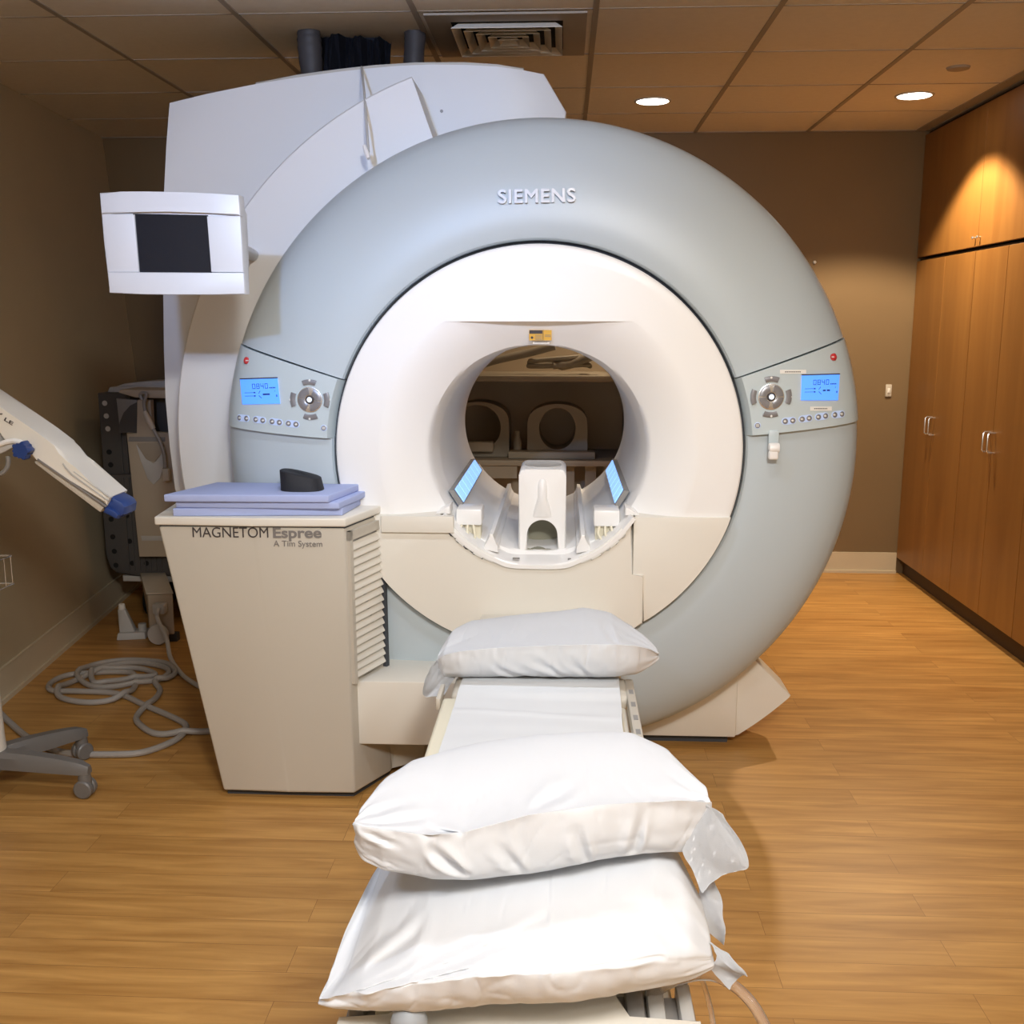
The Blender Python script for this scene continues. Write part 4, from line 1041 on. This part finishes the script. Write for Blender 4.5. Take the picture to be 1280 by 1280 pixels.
# power box, bracket and cables on the floor
pb = thing('power_box', 'cream metal box with plugged cable on the floor by the dark cart', 'power box', (-2.08, 5.05, 0))
bm = loft([(-2.075, 4.87), (-1.955, 4.89), (-2.12, 5.24), (-2.23, 5.22)], [(-2.07, 4.86), (-1.95, 4.88), (-2.15, 5.28), (-2.27, 5.26)], .04, .255, .008); ob('housing', bm, M_BEIGE, pb)
ob('top_lid', loft([(-2.075, 4.855), (-1.945, 4.875), (-2.145, 5.285), (-2.275, 5.265)], [(-2.075, 4.855), (-1.945, 4.875), (-2.145, 5.285), (-2.275, 5.265)], .256, .264, .002), M_CREAM, pb)
for (x, y) in ((-2.05, 4.90), (-1.97, 4.92), (-2.17, 5.2)): ob('foot', box((x-.02, y-.02, 0), (x+.02, y+.02, .042)), M_DUCT, pb)
ob('wheel', lathe([(0, -.012), (.05, -.012), (.055, 0), (.05, .012), (0, .012)], (-2.02, 4.84, .056), 'Y', 24), M_LGREY, pb)
ob('plug', box((-2.035, 4.82, .165), (-1.975, 4.872, .215), .006), M_LGREY, pb)
bk = thing('grey_bracket', 'small grey stand-shaped bracket on floor beside the power box', 'bracket', (-2.215, 4.96, 0))
ob('base', loft([(-2.265, 4.90), (-2.125, 4.93), (-2.135, 5.03), (-2.275, 5.0)], [(-2.260, 4.91), (-2.130, 4.935), (-2.140, 5.02), (-2.270, 4.995)], 0, .035, .004), M_LGREY, bk)
ob('post', loft([(-2.260, 4.93), (-2.185, 4.945), (-2.190, 4.99), (-2.265, 4.98)], [(-2.270, 4.95), (-2.235, 4.955), (-2.237, 4.98), (-2.272, 4.975)], .034, .15, .004), M_LGREY, bk)
ob('cap', lathe([(0, .03), (.014, .028), (.017, .012), (.017, 0)], (-2.253, 4.965, .148), 'Z', 14), M_PAPER, bk)
ob('clip', lathe([(0, .04), (.02, .038), (.022, 0)], (-2.155, 4.97, .034), 'Z', 14), M_LGREY, bk)
def floor_path(px, r, lift=None):
    out = []
    for k, (x, y) in enumerate(px):
        z = r+.001
        if lift and k in lift: z = lift[k]
        out.append(atZ(x, y, z))
    return out
main = [(-6, 885), (11, 902), (35, 922), (65, 937), (93, 942), (141, 943), (180, 940), (219, 925), (232, 911), (225, 901), (180, 881), (146, 867), (98, 864), (65, 863), (63, 854), (82, 844.5), (112, 841), (157, 840), (169, 846), (166, 863), (146, 874), (112, 878), (82, 874), (72, 866), (93, 851.5), (127, 840), (169, 835), (194, 843), (169, 850), (135, 851.5), (118, 853), (115, 843), (132, 833), (169, 828), (202, 833), (211, 840), (197, 850), (157, 857), (121, 858.6), (101, 851.5), (98, 843), (121, 830), (160, 825), (202, 830), (219, 840), (208, 849), (194, 853), (200, 863), (191, 877), (174, 891), (171.5, 902), (191, 916), (219, 918), (253, 915), (285, 911)]
cr = .0125; N = len(main)
P_ = catmull(floor_path(main, cr), 6)
# where the cable crosses an earlier stretch it rides over it
zs_ = [cr+.001]*len(P_)
for i, p in enumerate(P_):
    for j in range(0, i-10, 2):
        d = (Vector((p.x, p.y))-Vector((P_[j].x, P_[j].y))).length
        if d < cr*2.2: zs_[i] = max(zs_[i], zs_[j]+cr*1.9*(1-d/(cr*2.2))**.5)
for _ in range(6): zs_ = [max(zs_[i], (zs_[max(i-1, 0)]+zs_[min(i+1, len(zs_)-1)])/2) if zs_[i] < .06 else zs_[i] for i in range(len(zs_))]
for p, z in zip(P_, zs_): p.z = min(z, .055)
tag(ob('coiled_cable', tube(P_, cr, 10), M_CABLE), 'long warm-grey cable lying in loose loops on the wooden floor', 'cable')
P_ = [(-2.005, 4.835, .19), (-2.0, 4.80, .185), (-1.995, 4.785, .15)] + [tuple(atZ(208, 798, .09)), tuple(atZ(213, 822, .03)), tuple(atZ(225, 840, .0115)), tuple(atZ(236, 850, .0115)), tuple(atZ(258, 862, .0115)), tuple(atZ(285, 868, .0115))]
tag(ob('power_cable', tube(catmull(P_, 6), .0105, 10), M_LGREY), 'grey cable dropping from the cream power box to the floor', 'cable')

# ------------------------------------------------------------------ contrast injector on its stand at the left edge
HB = Vector((-1.955, 3.2, 0))
st = thing('injector_stand', 'wheeled stand with grey five-arm base and pale column at the left edge', 'stand', tuple(HB))
bm = lathe([(.055, .085), (.068, .10), (.07, .125), (.06, .15), (.052, .16), (0, .16)], HB, 'Z', 28); add_lathe(bm, [(0, .08), (.055, .085)], HB, 'Z', 28); ob('hub', bm, M_STAND, st)
for (deg, L) in ((-3, .36), (57, .36), (128, .30), (200, .26), (272, .34)):
    d = Vector((math.cos(R(deg)), math.sin(R(deg)), 0)); s = Vector((-d.y, d.x, 0)); bm = B(); rows = []
    for k in range(11):
        f_ = k/10; c_ = HB+d*(.03+(L-.03)*f_); w = .034-.010*f_; zt2 = .155-.035*f_**2; zb2 = .10-.015*f_+.0*f_
        if k == 10: w *= .6; zt2 -= .008
        rows.append([c_+s*w+Vector((0, 0, zb2)), c_+s*w+Vector((0, 0, zt2-.015)), c_+s*w*.6+Vector((0, 0, zt2)), c_-s*w*.6+Vector((0, 0, zt2)), c_-s*w+Vector((0, 0, zt2-.015)), c_-s*w+Vector((0, 0, zb2))])
    vs = grid_surf(bm, rows, True); bm.faces.new(vs[0]); bm.faces.new(vs[-1][::-1]); leg = ob('base_arm', bm, M_STAND, st, 40)
    c_ = HB+d*(L-.02)
    for sg in (-1, 1):
        bm = lathe([(0, -.011), (.027, -.011), (.032, -.007), (.032, .007), (.027, .011), (0, .011)], (0, 0, 0), 'Y', 22)
        bmesh.ops.transform(bm, matrix=Matrix.Translation(c_+Vector((0, 0, .033))+s*.015*sg) @ Matrix.Rotation(R(deg), 4, 'Z'), verts=bm.verts)
        ob('caster_wheel', bm, M_STAND, st)
    bm = lathe([(.02, .04), (.024, .05), (.02, .085), (0, .09)], (c_.x, c_.y, 0), 'Z', 16); ob('caster_housing', bm, M_STAND, st)
ob('column', lathe([(0, .155), (.058, .155), (.056, .2), (.044, .95), (.040, 1.0), (0, 1.0)], HB, 'Z', 32), M_CREAM2, st)
ob('upper_post', lathe([(.022, .99), (.022, 1.2), (0, 1.2)], HB, 'Z', 20), M_LGREY, st)
bk = thing('wire_basket', 'thin chrome wire basket on the column at the left photo edge', 'basket', tuple(atY(0, 740, 3.15)))
bx1 = atY(15, 706, 3.145).x; pa = [(bx1-.24, 3.02), (bx1, 3.02), (bx1, 3.145), (bx1-.24, 3.145)]
zt2 = atY(14, 706, 3.02).z; zb2 = atY(12, 742, 3.02).z
for z in (zt2, zb2): ob('rim_wire', tube([(x, y, z) for x, y in pa+[pa[0]]], .0028, 6), M_CHROME, bk)
bm = B()
for k in range(6): add_tube(bm, [(bx1-.24+k*.048, 3.02, zt2), (bx1-.24+k*.048, 3.02, zb2)], .0012, 5); add_tube(bm, [(bx1-.24+k*.048, 3.02, zb2), (bx1-.24+k*.048, 3.145, zb2)], .0014, 5)
for k in range(1, 4): add_tube(bm, [(bx1, 3.02+k*.04, zt2), (bx1, 3.02+k*.04, zb2)], .0012, 5)
ob('side_wires', bm, M_CHROME, bk)
inj = thing('contrast_injector', 'white two-barrel contrast injector head with blue tip, tilted downwards', 'injector', tuple(atY(20, 560, 3.05)))
YI = 3.0
def ip(px, py): return (px/7.11, 480+py/7.11)
def iprism(px, Y0, d, bev): return qp([ip(x, y) for x, y in px], Y0, d, bev)
ob('head_body', iprism([(-330, 20), (-200, 60), (0, 205), (170, 320), (330, 430), (480, 545), (545, 600), (600, 690), (650, 760), (985, 1000), (945, 1085), (340, 690), (270, 650), (235, 600), (120, 560), (60, 470), (0, 430), (-180, 330), (-330, 250)], YI, .13, .010), M_CREAM2, inj)
ob('top_seam', iprism([(0, 200), (170, 313), (330, 423), (480, 538), (478, 552), (330, 437), (170, 327), (0, 214)], YI+.03, .07, .001), M_LGREY, inj)
ob('lower_rail', iprism([(300, 690), (345, 672), (930, 1095), (885, 1142), (310, 712)], YI+.01, .10, .006), M_CREAM, inj)
ob('rail_groove', iprism([(335, 662), (945, 1085), (935, 1097), (325, 678)], YI-.002, .01, .001), M_TXTG, inj)
ob('rail_groove', iprism([(560, 700), (590, 745), (640, 800), (965, 1035), (958, 1045), (630, 812), (575, 752), (552, 712)], YI-.002, .01, .001), M_LGREY, inj)
ob('rail_groove', iprism([(655, 775), (985, 1012), (980, 1018), (650, 782)], YI-.002, .01, .001), M_LGREY, inj)
ob('blue_tip', iprism([(985, 998), (1080, 1050), (1110, 1095), (1100, 1165), (1040, 1205), (1010, 1190), (912, 1138), (948, 1085)], YI+.01, .10, .012), M_BLUE, inj)
ob('tip_lug', iprism([(940, 1095), (1015, 1130), (1050, 1165), (1035, 1200), (915, 1140)], YI-.004, .03, .004), M_BLUE, inj)
ob('side_panel', iprism([(-330, 255), (-180, 345), (0, 440), (70, 485), (60, 500), (0, 530), (-330, 540)], YI+.02, .09, .006), M_LGREY, inj)
ob('yoke', tube([atY(*ip(x, y), YI-.012) for x, y in [(-260, 600), (-120, 570), (0, 535), (60, 515), (120, 505), (180, 515), (235, 545)]], .008, 8), M_WHITE, inj)
ob('yoke_plate', iprism([(-260, 590), (0, 540), (60, 520), (120, 520), (140, 560), (60, 590), (0, 625), (-260, 680)], YI-.008, .03, .004), M_LGREY, inj)
kx, ky = ip(193, 590); kc = atY(kx, ky, YI-.03); kb = []
for k in range(40):
    a = 2*PI*k/40+.3; r = .0245*(1+.2*math.cos(5*a)); kb.append((kc.x+r*math.cos(a), kc.z+r*math.sin(a)))
ob('star_knob', prism(kb, YI-.04, YI-.005, bev=.004), M_BLUE, inj)
ob('cable', tube(catmull([atY(*ip(x, y), YI+.03) for x, y in [(70, 640), (75, 690), (60, 745), (20, 790), (-40, 800), (-120, 780)]], 5), .007, 8), M_GREY, inj)
def it(s, x0, y0, x1, y1, h):
    p0 = atY(*ip(x0, y0), YI-.0015); p1 = atY(*ip(x1, y1), YI-.0015); return fit_text(s, p0, p1, h, bold=.01, depth=.0006)
ob('model_lettering', it('LE', 35, 322, 108, 368, .011), M_TXT, inj)
bm = B(); P_ = [atY(*ip(x, y), YI-.001) for x, y in [(-4, 262), (22, 262), (18, 272), (-4, 272)]]; add_prism(bm, [(p.x, p.z) for p in P_], YI-.0015, YI); ob('model_mark', bm, M_TXT, inj)
ob('support_neck', tube([(HB.x, 3.2, 1.17), (HB.x, 3.15, 1.19), (atY(-25, 562, YI).x, YI+.07, atY(-25, 562, YI).z)], .02, 12), M_LGREY, inj)

# ------------------------------------------------------------------ lights
def light(name, typ, loc, energy, col, **k):
    d = bpy.data.lights.new(name, typ); d.energy = energy; d.color = col
    for a_, v in k.items(): setattr(d, a_, v)
    o = bpy.data.objects.new(name, d); COL.objects.link(o); o.location = loc; return o
WARM = (1.0, .80, .56); NEUT = (1.0, .965, .91); COOL = (.36, .56, 1.0)
for x, y, e, bl in ((.447, 5.659, 70, .9), (1.763, 5.593, 230, .3)):
    light('downlight_or_fill', 'SPOT', (x, y, H-.012), e, WARM, spot_size=R(112), spot_blend=bl, shadow_soft_size=.05)
light('downlight_or_fill', 'SPOT', (-.87, 5.02, H-.012), 7, WARM, spot_size=R(150), spot_blend=.6, shadow_soft_size=.06)  # added lamp hidden behind the scanner, brightens the shelf seen through the bore
# unseen lights above and behind the camera; some are added fill
for x, y, e, c_, sz in ((.4, -.1, 52, NEUT, .6), (-1.1, -.2, 22, (.70, .82, 1.0), .4), (1.3, -.6, 20, NEUT, .4)):
    light('ceiling_light', 'AREA', (x, y, H-.02), e, c_, shape='SQUARE', size=sz)
light('gantry_fill', 'SPOT', (.35, -.35, H-.02), 310, (1.0, .985, .95), spot_size=R(92), spot_blend=1, shadow_soft_size=.16).rotation_euler = (R(80), 0, R(5))  # added unseen spot: brightens the gantry, pillows kept at its soft edge
light('downlight_or_fill', 'SPOT', (.38, 2.35, H-.012), 28, NEUT, spot_size=R(118), spot_blend=.6, shadow_soft_size=.07)
light('downlight_or_fill', 'SPOT', (-.42, 2.35, H-.012), 52, (.66, .80, 1.0), spot_size=R(118), spot_blend=.6, shadow_soft_size=.07)  # added unseen bluish spot that brightens the far pillow
light('cool_spot', 'SPOT', (-.72, -.8, H-.012), 500, COOL, spot_size=R(38), spot_blend=1, shadow_soft_size=.07).rotation_euler = (R(84.5), 0, R(1))  # unseen cool spot put in to turn the scanner's upper left bluish
w = bpy.data.worlds.new('world'); scene.world = w; w.use_nodes = True
w.node_tree.nodes['Background'].inputs[0].default_value = (.9, .8, .65, 1); w.node_tree.nodes['Background'].inputs[1].default_value = .02

scene.view_settings.view_transform = 'Standard'; scene.view_settings.look = 'None'; scene.view_settings.gamma = 1.0
scene.view_settings.use_curve_mapping = False; scene.view_settings.exposure = .18
for o in list(bpy.data.objects):
    if '_org' in o: del o['_org']
